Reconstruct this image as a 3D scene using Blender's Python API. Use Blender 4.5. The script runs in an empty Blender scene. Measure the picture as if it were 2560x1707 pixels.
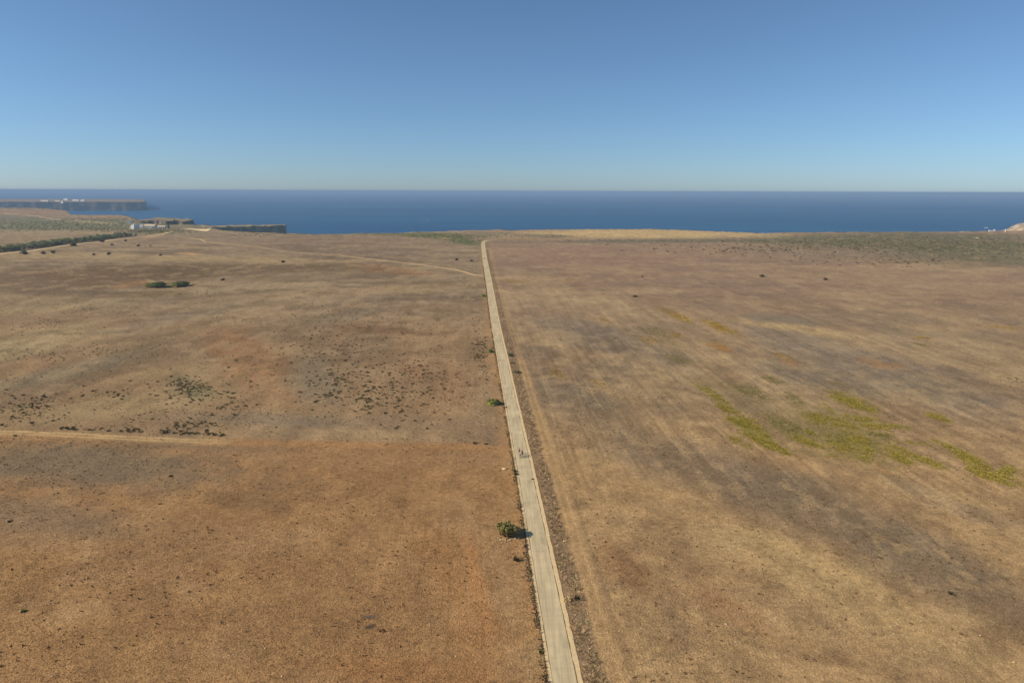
import bpy, bmesh, math, random
import numpy as np
from mathutils import Vector, Matrix, Euler

sc = bpy.context.scene
COL = sc.collection
R = math.radians

# ------------------------------------------------------------------ camera
CAM_H = 75.0
PITCH, ROLL = R(12.41), R(0.18)
cd = bpy.data.cameras.new('camera')
cd.sensor_width = 36.0
cd.lens = 24.0
cd.clip_start, cd.clip_end = 0.5, 200000.0
cam = bpy.data.objects.new('camera', cd)
COL.objects.link(cam)
CAM_M = Matrix.Translation((0, 0, CAM_H)) @ Matrix.Rotation(math.pi / 2 - PITCH, 4, 'X') @ Matrix.Rotation(ROLL, 4, 'Z')
cam.matrix_world = CAM_M
sc.camera = cam

# ------------------------------------------------------------------ sky, sun, exposure
SUN_EL = R(30)
world = bpy.data.worlds.new('World')
sc.world = world
world.use_nodes = True
wn = world.node_tree
sky = wn.nodes.new('ShaderNodeTexSky')
sky.sky_type = 'NISHITA'
sky.sun_disc = False
sky.sun_elevation = SUN_EL
sky.sun_rotation = R(-99)
sky.altitude = 0
sky.air_density = 0.76
sky.dust_density = 0.25
sky.ozone_density = 8.5
grade = wn.nodes.new('ShaderNodeHueSaturation')      # a touch towards cyan, the whole sky alike
grade.inputs['Saturation'].default_value = 0.9
grade.inputs['Hue'].default_value = 0.492
wn.links.new(sky.outputs[0], grade.inputs['Color'])
wn.links.new(grade.outputs[0], wn.nodes['Background'].inputs[0])
wn.nodes['Background'].inputs[1].default_value = 0.106

sd = bpy.data.lights.new('sun', 'SUN')
sd.energy = 4.6
sd.angle = R(0.53)
sd.color = (1.0, 0.9, 0.76)
sun = bpy.data.objects.new('sun', sd)
COL.objects.link(sun)
SUN_BACK = R(9)      # the sun stands to the left and a little behind the camera
sdir = Vector((-math.cos(SUN_EL) * math.cos(SUN_BACK), -math.cos(SUN_EL) * math.sin(SUN_BACK), math.sin(SUN_EL)))
sun.rotation_euler = sdir.to_track_quat('Z', 'Y').to_euler()

sc.view_settings.view_transform = 'Standard'
sc.view_settings.look = 'None'
sc.view_settings.exposure = 0.0
sc.view_settings.gamma = 1.0
sc.view_settings.use_curve_mapping = False
sc.cycles.max_bounces = 5
sc.cycles.volume_bounces = 0
sc.cycles.use_adaptive_sampling = False
sc.cycles.use_denoising = True

# ------------------------------------------------------------------ helpers
random.seed(11)
rng = np.random.default_rng(5)
SEA_Z = -60.0
CM = np.array(CAM_M)[:3, :3]


def ground(px, py, z=0.0):
    """Where the line of sight to a point of the photograph (2560 px wide) meets height z."""
    px = np.asarray(px, float)
    py = np.asarray(py, float)
    d = np.stack([(px - 1280) / 1706.7, -(py - 853.5) / 1706.7, -np.ones_like(px)], -1) @ CM.T
    t = (z - CAM_H) / d[..., 2]
    return d[..., 0] * t, d[..., 1] * t


def gp(px, py, z=0.0):
    x, y = ground(px, py, z)
    return float(x), float(y)


def lin(c):
    c = np.asarray(c, float) / 255.0
    return np.where(c <= 0.04045, c / 12.92, ((c + 0.055) / 1.055) ** 2.4)


ILLUM = np.array([0.71, 0.72, 0.80])


def alb(*c):
    """Surface colour that shows as the given sRGB triple under this sun and sky on level ground."""
    return lin(c) / ILLUM


def hash2(ix, iy, seed):
    with np.errstate(over='ignore'):
        h = (ix.astype(np.int64) * 374761393 + iy.astype(np.int64) * 668265263 + seed * 1442695041) & 0xFFFFFFFF
        h = ((h ^ (h >> 13)) * 1274126177) & 0xFFFFFFFF
        h = ((h ^ (h >> 16)) * 2246822519) & 0xFFFFFFFF
        return ((h ^ (h >> 15)) & 0xFFFFFF) / float(0xFFFFFF)


def vnoise(x, y, seed=0):
    ix, iy = np.floor(x), np.floor(y)
    fx, fy = x - ix, y - iy
    ux, uy = fx * fx * (3 - 2 * fx), fy * fy * (3 - 2 * fy)
    a, b = hash2(ix, iy, seed), hash2(ix + 1, iy, seed)
    c, d = hash2(ix, iy + 1, seed), hash2(ix + 1, iy + 1, seed)
    return (a + (b - a) * ux) * (1 - uy) + (c + (d - c) * ux) * uy


def fbm(x, y, seed=0, octs=4, gain=0.5):
    s, a, n = 0.0, 1.0, 0.0
    for k in range(octs):
        s = s + a * vnoise(x * 2.03 ** k + 17.3 * k, y * 2.03 ** k - 9.1 * k, seed + 31 * k)
        n += a
        a *= gain
    return s / n


def sstep(a, b, x):
    t = np.clip((x - a) / (b - a), 0, 1)
    return t * t * (3 - 2 * t)


def mixc(c, col, m):
    return c + (np.asarray(col) - c) * m[..., None]


def new_mesh(name, verts, faces, mats=(), cols=None, smooth=False):
    me = bpy.data.meshes.new(name)
    verts = np.asarray(verts, np.float32)
    if isinstance(faces, np.ndarray):
        n, k = faces.shape
        me.vertices.add(len(verts))
        me.vertices.foreach_set('co', verts.ravel())
        me.loops.add(n * k)
        me.loops.foreach_set('vertex_index', faces.astype(np.int32).ravel())
        me.polygons.add(n)
        me.polygons.foreach_set('loop_start', np.arange(0, n * k, k, dtype=np.int32))
        me.polygons.foreach_set('loop_total', np.full(n, k, np.int32))
        me.update(calc_edges=True)
    else:
        me.from_pydata([tuple(v) for v in verts.tolist()], [], faces)
        me.update()
    if cols is not None:
        at = me.color_attributes.new('Col', 'FLOAT_COLOR', 'POINT')
        c4 = np.ones((len(verts), 4), np.float32)
        c4[:, :3] = cols
        at.data.foreach_set('color', c4.ravel())
    for m in mats:
        me.materials.append(m)
    if smooth:
        me.polygons.foreach_set('use_smooth', np.ones(len(me.polygons), bool))
    return me


def link(name, me, parent=None, loc=None, rot=None, scale=None):
    o = bpy.data.objects.new(name, me)
    COL.objects.link(o)
    if parent is not None:
        o.parent = parent
    if loc is not None:
        o.location = loc
    if rot is not None:
        o.rotation_euler = rot
    if scale is not None:
        o.scale = scale
    return o


def tag(o, label=None, cat=None, group=None, kind=None):
    if label:
        o['label'] = label
    if cat:
        o['category'] = cat
    if group:
        o['group'] = group
    if kind:
        o['kind'] = kind
    return o


def thing(name, label, cat, loc, rz=0.0, group=None, scale=None):
    o = link(name, None, None, loc, (0, 0, rz), scale)
    o.empty_display_size = 0.3
    return tag(o, label, cat, group)


def copy_tree(o, parent=None):
    c = o.copy()
    COL.objects.link(c)
    if parent is not None:
        c.parent = parent
    for ch in list(o.children):
        copy_tree(ch, c)
    return c


# ------------------------------------------------------------------ materials
def base_mat(name, rough=0.95, spec=0.1):
    m = bpy.data.materials.new(name)
    m.use_nodes = True
    nt = m.node_tree
    b = nt.nodes['Principled BSDF']
    b.inputs['Roughness'].default_value = rough
    b.inputs['Specular IOR Level'].default_value = spec
    return m, nt, b


def N(nt, t, **kw):
    n = nt.nodes.new(t)
    for k, v in kw.items():
        setattr(n, k, v)
    return n


def math_node(nt, op, a, b=None, clamp=False):
    n = N(nt, 'ShaderNodeMath', operation=op, use_clamp=clamp)
    for i, v in enumerate((a, b)):
        if v is None:
            continue
        if isinstance(v, (int, float)):
            n.inputs[i].default_value = v
        else:
            nt.links.new(v, n.inputs[i])
    return n.outputs[0]


def noise_node(nt, scale, detail=3.0, rough=0.55, coord=None, stretch=None, rot=None):
    n = N(nt, 'ShaderNodeTexNoise')
    n.inputs['Scale'].default_value = scale
    n.inputs['Detail'].default_value = detail
    n.inputs['Roughness'].default_value = rough
    if coord is not None:
        if stretch is not None or rot is not None:
            mp = N(nt, 'ShaderNodeMapping')
            if stretch is not None:
                mp.inputs['Scale'].default_value = stretch
            if rot is not None:
                mp.inputs['Rotation'].default_value = rot
            nt.links.new(coord, mp.inputs['Vector'])
            coord = mp.outputs[0]
        nt.links.new(coord, n.inputs['Vector'])
    return n.outputs['Fac']


def ramp01(nt, v, lo, hi, olo, ohi):
    n = N(nt, 'ShaderNodeMapRange')
    n.inputs['From Min'].default_value = lo
    n.inputs['From Max'].default_value = hi
    n.inputs['To Min'].default_value = olo
    n.inputs['To Max'].default_value = ohi
    nt.links.new(v, n.inputs['Value'])
    return n.outputs[0]


def scale_color(nt, col, fac):
    n = N(nt, 'ShaderNodeVectorMath', operation='SCALE')
    nt.links.new(col, n.inputs[0])
    nt.links.new(fac, n.inputs['Scale'])
    return n.outputs[0]


def vcol_mat(name, rough=0.95, spec=0.08, terms=(), bump=None):
    """Colour from the mesh's own 'Col' attribute, varied by noises: terms = (scale, lo, hi, stretch, rot)."""
    m, nt, b = base_mat(name, rough, spec)
    at = N(nt, 'ShaderNodeVertexColor', layer_name='Col')
    tc = N(nt, 'ShaderNodeTexCoord').outputs['Object']
    col = at.outputs['Color']
    for (s, lo, hi, st, ro) in terms:
        f = noise_node(nt, s, 2.0, 0.6, tc, st, ro)
        col = scale_color(nt, col, ramp01(nt, f, 0.3, 0.7, lo, hi))
    nt.links.new(col, b.inputs['Base Color'])
    if bump:
        s, dist, stren = bump
        f = noise_node(nt, s, 4.0, 0.65, tc)
        bn = N(nt, 'ShaderNodeBump')
        bn.inputs['Distance'].default_value = dist
        bn.inputs['Strength'].default_value = stren
        nt.links.new(f, bn.inputs['Height'])
        nt.links.new(bn.outputs[0], b.inputs['Normal'])
    return m


def flat_mat(name, col, rough=0.7, spec=0.2, var=None, bump=None):
    m, nt, b = base_mat(name, rough, spec)
    b.inputs['Base Color'].default_value = (*[float(v) for v in col], 1)
    tc = N(nt, 'ShaderNodeTexCoord').outputs['Object']
    if var:
        s, lo, hi = var
        rgb = N(nt, 'ShaderNodeRGB')
        rgb.outputs[0].default_value = (*[float(v) for v in col], 1)
        f = noise_node(nt, s, 4.0, 0.6, tc)
        nt.links.new(scale_color(nt, rgb.outputs[0], ramp01(nt, f, 0.3, 0.7, lo, hi)), b.inputs['Base Color'])
    if bump:
        s, dist, stren = bump
        f = noise_node(nt, s, 4.0, 0.6, tc)
        bn = N(nt, 'ShaderNodeBump')
        bn.inputs['Distance'].default_value = dist
        bn.inputs['Strength'].default_value = stren
        nt.links.new(f, bn.inputs['Height'])
        nt.links.new(bn.outputs[0], b.inputs['Normal'])
    return m


# ------------------------------------------------------------------ layout of the road
ROAD_PX = [(1436, 1850), (1413, 1707), (1358.5, 1420), (1316.5, 1200), (1284.5, 1040), (1256.5, 900), (1237, 800),
           (1224.3, 720), (1216.5, 675), (1211.8, 648), (1209, 625), (1207.5, 613), (1208, 606), (1213, 602.5), (1224, 600.6), (1246, 599.5)]
road_pts = [np.array(gp(x, y)) for x, y in ROAD_PX]
d0 = (road_pts[0] - road_pts[1])
road_pts = [road_pts[0] + d0 / np.linalg.norm(d0) * 25] + road_pts


def catmull(pts, step):
    out = []
    P = [pts[0] * 2 - pts[1]] + list(pts) + [pts[-1] * 2 - pts[-2]]
    for i in range(1, len(P) - 2):
        p0, p1, p2, p3 = P[i - 1], P[i], P[i + 1], P[i + 2]
        n = max(2, int(np.linalg.norm(p2 - p1) / step))
        for k in range(n):
            t = k / n
            out.append(0.5 * ((2 * p1) + (p2 - p0) * t + (2 * p0 - 5 * p1 + 4 * p2 - p3) * t * t + (3 * p1 - p0 - 3 * p2 + p3) * t ** 3))
    out.append(P[-2])
    return np.array(out)


road_line = catmull(road_pts, 3.0)
_ry = road_line[:, 1]
_k = int(np.argmax(_ry > 905)) if (_ry > 905).any() else len(_ry)
RX, RY = road_line[:_k, 0], road_line[:_k, 1]


def road_s(x, y):
    """Signed distance right of the road's centre line."""
    return x - np.interp(y, RY, RX)


# ------------------------------------------------------------------ coast outline of the near plateau (photo points at ground level)
EDGE_PX = [(-700, 522), (-150, 518.5), (0, 518.5), (90, 520), (150, 524), (168, 527), (175, 536), (230, 537.5), (300, 537.5), (318, 540),
           (340, 546), (352, 555), (365, 561), (400, 561.5), (440, 561.5), (470, 561), (520, 563), (532, 570), (560, 577),
           (620, 580), (700, 583), (735, 584), (790, 586), (900, 583.5), (1000, 582.5), (1030, 580.5), (1100, 578.5),
           (1200, 575.5), (1250, 574.5), (1300, 576), (1330, 574.5), (1400, 573.8), (1520, 573), (1640, 573), (1700, 575),
           (1780, 578), (1850, 581), (1910, 583), (2000, 581), (2100, 580), (2300, 580), (2450, 578.2), (2560, 576.3), (2750, 575), (3300, 575)]
ex, ey = ground([p[0] for p in EDGE_PX], [p[1] for p in EDGE_PX])
edge_az = np.arctan2(ex, ey)
edge_r = np.hypot(ex, ey)
o_ = np.argsort(edge_az)
edge_az, edge_r = edge_az[o_], edge_r[o_]

# ------------------------------------------------------------------ ground colours
CAR = alb


def blob(X, Y, px, py, ax, ay, b, nz=None, amp=0.55, soft=0.55):
    """Soft irregular patch: photo centre, half axis as a photo vector, half width across it (photo px)."""
    L = math.hypot(ax, ay)
    vx, vy = -ay / L * b, ax / L * b
    c = np.array(gp(px, py))
    e = 0.5
    jx = (np.array(gp(px + e, py)) - np.array(gp(px - e, py))) / (2 * e)
    jy = (np.array(gp(px, py + e)) - np.array(gp(px, py - e))) / (2 * e)
    M = np.stack([jx * ax + jy * ay, jx * vx + jy * vy], 1)
    Mi = np.linalg.inv(M)
    dx, dy = X - c[0], Y - c[1]
    u, v = Mi[0, 0] * dx + Mi[0, 1] * dy, Mi[1, 0] * dx + Mi[1, 1] * dy
    d = np.hypot(u, v)
    if nz is not None:
        d = d + (nz - 0.5) * 2 * amp
    return 1 - sstep(1 - soft, 1 + soft * 0.6, d)


def stroke(X, Y, pts, w, soft=0.4):
    """Distance mask to a photo polyline lying on the ground; w = half width in metres."""
    P = np.array([gp(x, y) for x, y in pts])
    best = np.full(X.shape, 1e9)
    for a, b in zip(P[:-1], P[1:]):
        ab = b - a
        t = np.clip(((X - a[0]) * ab[0] + (Y - a[1]) * ab[1]) / (ab @ ab), 0, 1)
        best = np.minimum(best, np.hypot(X - a[0] - t * ab[0], Y - a[1] - t * ab[1]))
    return 1 - sstep(w * (1 - soft), w * (1 + soft), best)


TRACK_NEAR = [(-260, 1074), (-80, 1079), (0, 1081), (150, 1086), (300, 1094), (450, 1101), (560, 1104.5)]
TRACK_NEAR_ON = [(520, 1103.5), (700, 1108), (900, 1112), (1080, 1115), (1200, 1116)]
PATH_DIAG = [(430, 590), (494, 597), (513, 604), (549, 608.5), (599, 613), (640, 617), (704, 627), (775, 634), (844, 638.6), (920, 647),
             (984, 654.4), (1048, 661.5), (1125, 672), (1150, 677), (1183, 686.8), (1209, 690)]
PATH_HEDGE = [(-90, 646), (11.6, 633.6), (44.6, 630.5), (80, 627), (107, 622.5), (143, 617), (170, 613), (205, 609), (250, 604.6),
              (286, 599), (321, 595), (361, 591.8), (393, 587), (414, 583), (432, 578)]

C = dict(
    tan=alb(152, 127, 95), straw=alb(178, 150, 106), brown=alb(134, 106, 78), umber=alb(112, 90, 68), orange=alb(160, 118, 77),
    rust=alb(142, 104, 70), grey=alb(117, 105, 89), green=alb(96, 96, 62), scrub=alb(104, 97, 70), pink=alb(140, 112, 92),
    ygreen=alb(124, 112, 48), gold=alb(144, 114, 48), olive=alb(112, 102, 60), pale=alb(188, 162, 122), soil=alb(170, 129, 86),
    nearl=alb(152, 117, 80), nearr=alb(164, 132, 92), dark=alb(92, 76, 54), sand=alb(214, 190, 150), greyg=alb(106, 106, 78))


# yellow-green and rust patches: photo centre, half axis, half width, colour, strength
HERB_PATCHES = [(1690, 788, 45, 18, 8, 'gold', .8), (1800, 818, 45, 18, 9, 'gold', .9), (1800, 867, 32, 10, 10, (150, 108, 54), .7), (1620, 850, 25, 5, 9, 'gold', .35), (1690, 838, 18, 3, 6, 'gold', .55), (1690, 860, 26, 8, 8, 'olive', .4), (1975, 906, 26, 6, 8, 'orange', .6), (1960, 892, 30, 8, 6, 'gold', .4), (2190, 907, 56, 14, 10, (134, 96, 60), .65), (2240, 912, 18, 3, 6, (150, 108, 66), .5),
         (1930, 948, 28, 8, 8, 'olive', .75), (1770, 955, 44, 14, 12, (118, 92, 60), .6), (1780, 985, 42, 26, 9, 'ygreen', .9), (1815, 1020, 26, 12, 8, 'ygreen', .8), (1880, 1075, 56, 38, 20, 'ygreen', 1.), (1850, 1050, 34, 4, 8, 'ygreen', .8), (1925, 1112, 40, 18, 9, 'ygreen', .9), (1962, 1132, 18, 8, 5, 'ygreen', .8), (2120, 1000, 56, 18, 13, 'ygreen', .95), (2160, 1020, 34, 6, 8, 'ygreen', 1.), (2075, 1025, 18, 15, 8, 'ygreen', .85),
         (2165, 1055, 60, 18, 16, 'ygreen', .8), (2250, 1066, 34, 5, 6, 'ygreen', .8), (2040, 1045, 32, 10, 13, 'ygreen', .8), (2022, 1080, 16, 4, 5, 'ygreen', .8), (2155, 1105, 50, 26, 14, 'ygreen', .85), (2090, 1095, 30, 10, 10, 'olive', .6), (2345, 1043, 28, 9, 7, 'ygreen', .95), (2250, 1145, 28, 14, 10, 'ygreen', .9), (2385, 1122, 60, 28, 7, 'ygreen', .75), (2300, 1108, 40, 4, 5, 'ygreen', .5), (2470, 1183, 60, 12, 14, 'ygreen', .75),
         (2525, 1176, 24, 6, 9, 'ygreen', .7), (2090, 1142, 30, 6, 5, 'ygreen', .6), (2030, 1110, 24, 4, 4, 'ygreen', .5), (1880, 980, 50, 16, 14, 'olive', .6), (1990, 1000, 30, 20, 9, 'olive', .6), (2100, 962, 26, 10, 6, (116, 94, 60), .6), (2200, 1174, 20, 5, 5, 'orange', .5), (2310, 845, 26, 2, 2.5, 'gold', .7), (2305, 862, 26, 5, 3, 'olive', .7), (2510, 818, 40, 4, 3, 'gold', .7), (1285, 703, 30, 1, 2.5, 'gold', .5), (1430, 700, 26, 1, 2, 'gold', .4), (1395, 935, 24, 10, 12, 'gold', .3), (1500, 960, 26, 10, 12, 'gold', .3),
         (1510, 798, 16, 5, 6, 'gold', .35), (2000, 1085, 70, 24, 30, 'olive', .35), (2110, 1080, 120, 50, 50, 'olive', .35), (2060, 1060, 160, 60, 60, 'olive', .3), (1850, 1000, 120, 60, 40, 'olive', .25), (2120, 1120, 70, 30, 20, 'ygreen', .5), (1960, 1060, 60, 24, 14, 'olive', .5), (2210, 1090, 50, 16, 10, 'olive', .5), (2310, 1150, 60, 24, 10, 'ygreen', .5), (2430, 1150, 50, 18, 9, 'ygreen', .6), (2010, 1100, 46, 18, 9, 'ygreen', .6), (2230, 1120, 40, 14, 9, 'ygreen', .6), (1850, 1105, 30, 14, 8, 'ygreen', .5), (2100, 1060, 50, 20, 12, 'ygreen', .6), (1700, 900, 40, 12, 10, 'olive', .5), (1640, 830, 40, 12, 10, 'olive', .45), (2520, 1205, 40, 10, 8, 'ygreen', .5), (2010, 1130, 60, 20, 10, 'olive', .4)]


def land_colour(X, Y):
    r = np.hypot(X, Y)
    s = road_s(X, Y)
    s = np.where(Y > 905, X + 38, s)
    q = X + 0.06 * Y
    n1 = fbm(X / 60, Y / 60, 1, 5)
    n2 = fbm(X / 17, Y / 17, 2, 4)
    n3 = fbm(X / 5, Y / 5, 3, 3)
    n4 = fbm(X / 1.6, Y / 1.6, 4, 3)
    nbig = fbm(X / 160, Y / 160, 6, 4)
    f1 = fbm(q / 2.2, Y / 45, 7, 3)
    f2 = fbm(q / 8, Y / 110, 8, 3)
    nb = 0.5 * n2 + 0.5 * n3
    nbf = 0.35 * n1 + 0.65 * n2
    left = s < 0
    lm = left.astype(float)
    rm = 1 - lm
    # photo row as a function of range, for where one field ends and the next begins
    t_y = np.interp(X, *[np.array(v) for v in zip(*[gp(x, y) for x, y in TRACK_NEAR + TRACK_NEAR_ON[1:]])])
    near_l = lm * (1 - sstep(-3.0, 3.0, Y - t_y + 5 * (n3 - 0.5)))
    c = np.ones(X.shape + (3,)) * C['tan']
    # ---- left middle field
    ml = lm
    c = mixc(c, alb(144, 117, 88), ml)
    c = mixc(c, alb(161, 135, 101), ml * sstep(0.42, 0.64, n1) * 0.75)
    c = mixc(c, alb(122, 102, 80), ml * sstep(0.5, 0.68, fbm(X / 38 + 9, Y / 80, 12, 4)) * 0.7)
    far_l = lm * sstep(330, 520, Y)
    c = mixc(c, alb(133, 114, 93), far_l * 0.75)
    c = mixc(c, alb(154, 133, 103), far_l * sstep(0.47, 0.66, fbm(X / 70, Y / 26, 14, 4)) * 0.7)
    c = mixc(c, alb(112, 95, 75), far_l * sstep(0.5, 0.66, fbm(X / 60 + 3, Y / 22, 15, 4)) * 0.75)
    # ---- right field
    c = mixc(c, alb(143, 119, 91), rm)
    c = mixc(c, alb(163, 138, 103), rm * sstep(0.45, 0.66, fbm(X / 22 + 4, Y / 42, 16, 5, 0.62)) * 0.62)
    c = mixc(c, alb(121, 104, 86), rm * sstep(0.44, 0.64, fbm(X / 30 - 7, Y / 46, 17, 5, 0.62)) * 0.62)
    far_r = rm * sstep(330, 560, Y)
    c = mixc(c, alb(141, 115, 93), far_r * 0.72)
    c = mixc(c, alb(158, 132, 101), far_r * sstep(0.48, 0.64, fbm(X / 90, Y / 30, 18, 4)) * 0.6)
    c = mixc(c, alb(126, 104, 86), far_r * sstep(0.5, 0.66, fbm(X / 80 + 3, Y / 28, 19, 4)) * 0.6)

    def B(mask, px, py, ax, ay, b, col, st=1.0, nz=nb, amp=0.55, soft=0.55):
        nonlocal c
        col = C[col] if isinstance(col, str) else alb(*col)
        c = mixc(c, col, blob(X, Y, px, py, ax, ay, b, nz, amp, soft) * st * mask)

    one = np.ones_like(X)
    # left middle field: patches
    for a in [(60, 860, 240, -60, 30, (160, 140, 106), .7), (330, 1010, 330, -40, 34, (158, 135, 100), .65), (160, 930, 240, -60, 18, (124, 112, 90), .7),
              (420, 800, 200, -40, 14, (124, 110, 92), .6), (610, 880, 120, 60, 60, (142, 106, 76), .7), (640, 950, 110, 50, 46, (152, 118, 84), .5), (560, 800, 160, -30, 16, (150, 126, 96), .6),
              (960, 825, 130, 6, 11, (116, 88, 64), .75), (1080, 850, 120, 8, 12, (152, 124, 92), .5), (900, 960, 200, 40, 60, (134, 108, 82), .6),
              (790, 950, 60, 40, 60, (128, 116, 96), .55), (480, 968, 60, 22, 24, 'greyg', .65), (700, 1050, 260, 10, 20, (124, 108, 90), .7), (1110, 1000, 90, 0, 50, (150, 118, 86), .6),
              (1000, 1055, 200, 6, 22, (136, 112, 88), .6), (1040, 720, 180, -8, 12, (160, 134, 100), .55), (760, 735, 200, -14, 14, (152, 128, 98), .6),
              (1000, 770, 260, -10, 14, (138, 112, 88), .5), (900, 780, 120, -20, 12, (120, 110, 90), .45), (1090, 930, 110, 10, 40, (138, 106, 78), .55)]:
        B(lm, *a)
    # left far bands
    for a in [(260, 690, 340, -10, 28, 'umber', .85), (60, 715, 160, 10, 30, (118, 99, 78), .85), (600, 670, 400, 4, 13, (106, 88, 64), .85), (420, 682, 200, 0, 16, (100, 84, 60), .6), (240, 640, 320, 8, 10, (164, 140, 102), .65),
              (620, 650, 260, 4, 9, (158, 134, 98), .7), (470, 634, 36, 2, 4, (180, 140, 96), .7), (330, 710, 46, -6, 5, 'orange', .6), (880, 600, 260, 2, 16, (126, 104, 84), .6),
              (900, 625, 240, 8, 12, (112, 95, 78), .55), (960, 672, 130, 14, 12, 'orange', .35), (700, 690, 160, 4, 14, (118, 100, 76), .6), (860, 668, 90, 6, 6, (104, 90, 66), .5),
              (590, 600, 140, 2, 8, (128, 110, 88), .5), (380, 735, 120, -4, 9, (118, 100, 68), .6), (110, 770, 200, -16, 12, (150, 130, 98), .6), (1190, 600, 24, 10, 8, (150, 116, 90), .4)]:
        B(lm, *a, nz=nbf)
    # green scrub patch before the bend and along the cliff
    for a in [(1110, 590, 100, 4, 9, 'green', .95), (1160, 602, 50, 10, 9, 'green', .95), (1060, 588, 50, 0, 6, 'green', .9), (1010, 585, 60, -2, 3, (110, 104, 72), .9), (860, 585, 220, -1, 3, (112, 104, 78), .85),
              (1240, 586, 60, -4, 7, (112, 104, 80), .85), (1115, 595, 14, 0, 1.5, 'straw', .6)]:
        B(one, *a, nz=nbf)
    # far left land
    for a in [(150, 560, 420, -6, 17, 'greyg', .9), (100, 580, 260, 2, 6, (150, 130, 100), .75), (150, 597, 260, 3, 9, (138, 118, 92), .8), (230, 556, 70, 1, 3, (158, 138, 104), .6), (100, 530, 140, 2, 5, (150, 118, 88), .75),
              (20, 545, 120, 2, 6, (108, 106, 86), .8), (260, 543, 80, 0, 4, (146, 120, 92), .8), (390, 578, 80, -2, 8, (108, 104, 78), .85), (390, 590, 40, -8, 3, (170, 138, 104), .5), (490, 584, 60, 0, 5, (122, 112, 88), .7), (600, 590, 120, 2, 5, (128, 112, 90), .5)]:
        B(one, *a, nz=nbf, amp=0.45)
    # right far: straw headland top, green-grey scrub
    for a in [(1600, 584, 330, 1, 12, (182, 154, 108), 1.), (1880, 589, 140, 4, 6, (176, 150, 108), .8), (1360, 590, 90, 3, 5, (116, 106, 82), .8), (1290, 597, 60, 1, 3, (150, 126, 92), .6), (1700, 602, 380, -2, 6, (106, 98, 78), .8), (2050, 602, 200, 0, 14, 'scrub', .85), (2300, 594, 380, 2, 14, 'scrub', .92), (2350, 612, 330, 14, 34, 'scrub', .95), (2560, 640, 200, 10, 22, 'scrub', .7),
              (2100, 632, 260, 4, 12, (124, 107, 88), .6)]:
        B(one, *a, nz=nbf, amp=0.4)
    # right field: broad tones
    for a in [(1500, 640, 260, 6, 30, (136, 108, 90), .6), (1330, 700, 90, 10, 24, (158, 132, 98), .55), (2200, 700, 420, 14, 30, (146, 120, 95), .6), (1800, 706, 200, 8, 14, (128, 106, 90), .55), (1990, 820, 170, 22, 10, 'straw', .62), (1960, 800, 90, 8, 12, (116, 106, 90), .6), (1500, 760, 200, 40, 24, (162, 138, 106), .5),
              (1520, 850, 200, 60, 36, (116, 103, 88), .7), (1680, 930, 150, 40, 16, (160, 134, 102), .6), (2050, 870, 260, 60, 30, (120, 108, 94), .7), (2350, 860, 260, 20, 40, (148, 126, 98), .6), (2150, 950, 300, 40, 40, (122, 110, 94), .65), (1450, 1010, 140, 70, 60, (114, 102, 86), .75),
              (1720, 1150, 260, 70, 50, (113, 99, 83), .85), (2020, 1270, 220, 90, 62, (112, 99, 84), .85), (2300, 1390, 210, 90, 70, (116, 101, 85), .8), (2520, 1510, 160, 80, 60, (114, 98, 80), .8), (1890, 1040, 90, 50, 20, (150, 124, 100), .45), (2320, 1140, 110, 36, 26, (166, 142, 112), .75), (2260, 1230, 80, 30, 14, (160, 136, 104), .55),
              (2480, 1290, 120, 50, 20, (148, 124, 94), .6), (2440, 1020, 160, 30, 40, (124, 112, 98), .6), (2340, 1275, 60, 24, 10, (98, 86, 70), .5), (1430, 1190, 70, 50, 44, (164, 134, 96), .55), (1590, 1240, 120, 60, 40, (142, 114, 86), .5)]:
        B(rm, *a, nz=nbf)
    # right near field
    nr = rm * (1 - sstep(170, 260, Y))
    c = mixc(c, C['nearr'], nr * 0.7)
    for a in [(1720, 1150, 260, 80, 62, (122, 106, 87), .6), (2020, 1262, 250, 90, 74, (119, 104, 85), .66), (2300, 1385, 230, 90, 84, (121, 105, 85), .66), (2520, 1500, 180, 90, 76, (119, 102, 81), .66), (2330, 1240, 130, 50, 20, (150, 127, 98), .6), (2480, 1300, 120, 40, 24, (146, 122, 94), .6)]:
        B(rm, *a, nz=nbf)
    for a in [(1980, 1400, 240, 100, 60, 'straw', .62), (2250, 1560, 280, 110, 70, (168, 140, 100), .6), (1700, 1450, 220, 90, 60, (150, 118, 84), .5), (1560, 1420, 70, 60, 40, 'rust', .6), (1820, 1520, 130, 60, 30, (146, 108, 76), .5), (1690, 1560, 50, 80, 26, (114, 92, 70), .55), (2050, 1640, 120, 30, 18, (126, 98, 70), .5),
              (1860, 1590, 60, 30, 16, (114, 92, 68), .4), (2270, 1480, 80, 34, 14, (120, 96, 72), .55), (2460, 1600, 80, 40, 24, (124, 98, 72), .5), (1540, 1600, 40, 90, 30, (140, 108, 76), .5), (2000, 1560, 200, 40, 26, (164, 136, 98), .4), (2240, 1360, 60, 26, 12, (112, 92, 70), .4)]:
        B(rm, *a)
    # plough lines along the road
    fl = sstep(0.42, 0.62, f1)
    f0 = fbm(q / 1.1, Y / 35, 9, 2)
    c = c * (1 + (sstep(0.4, 0.6, f0) - 0.5) * 0.16 * rm * sstep(130, 200, r) * (1 - sstep(300, 520, r)))[..., None]
    kk = (0.07 * rm + 0.04 * lm) * (1 - sstep(350, 700, r)) * (0.3 + 0.7 * sstep(140, 240, r))
    c = c * (1 + (fl - 0.5) * 2 * kk)[..., None]
    c = c * (1 + (f2 - 0.5) * 0.22 * (1 - 0.5 * near_l) * (1 - sstep(400, 800, r)) * sstep(150, 260, r))[..., None]
    m1 = fbm(X / 3.4, Y / 5.0, 51, 4)
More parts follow.
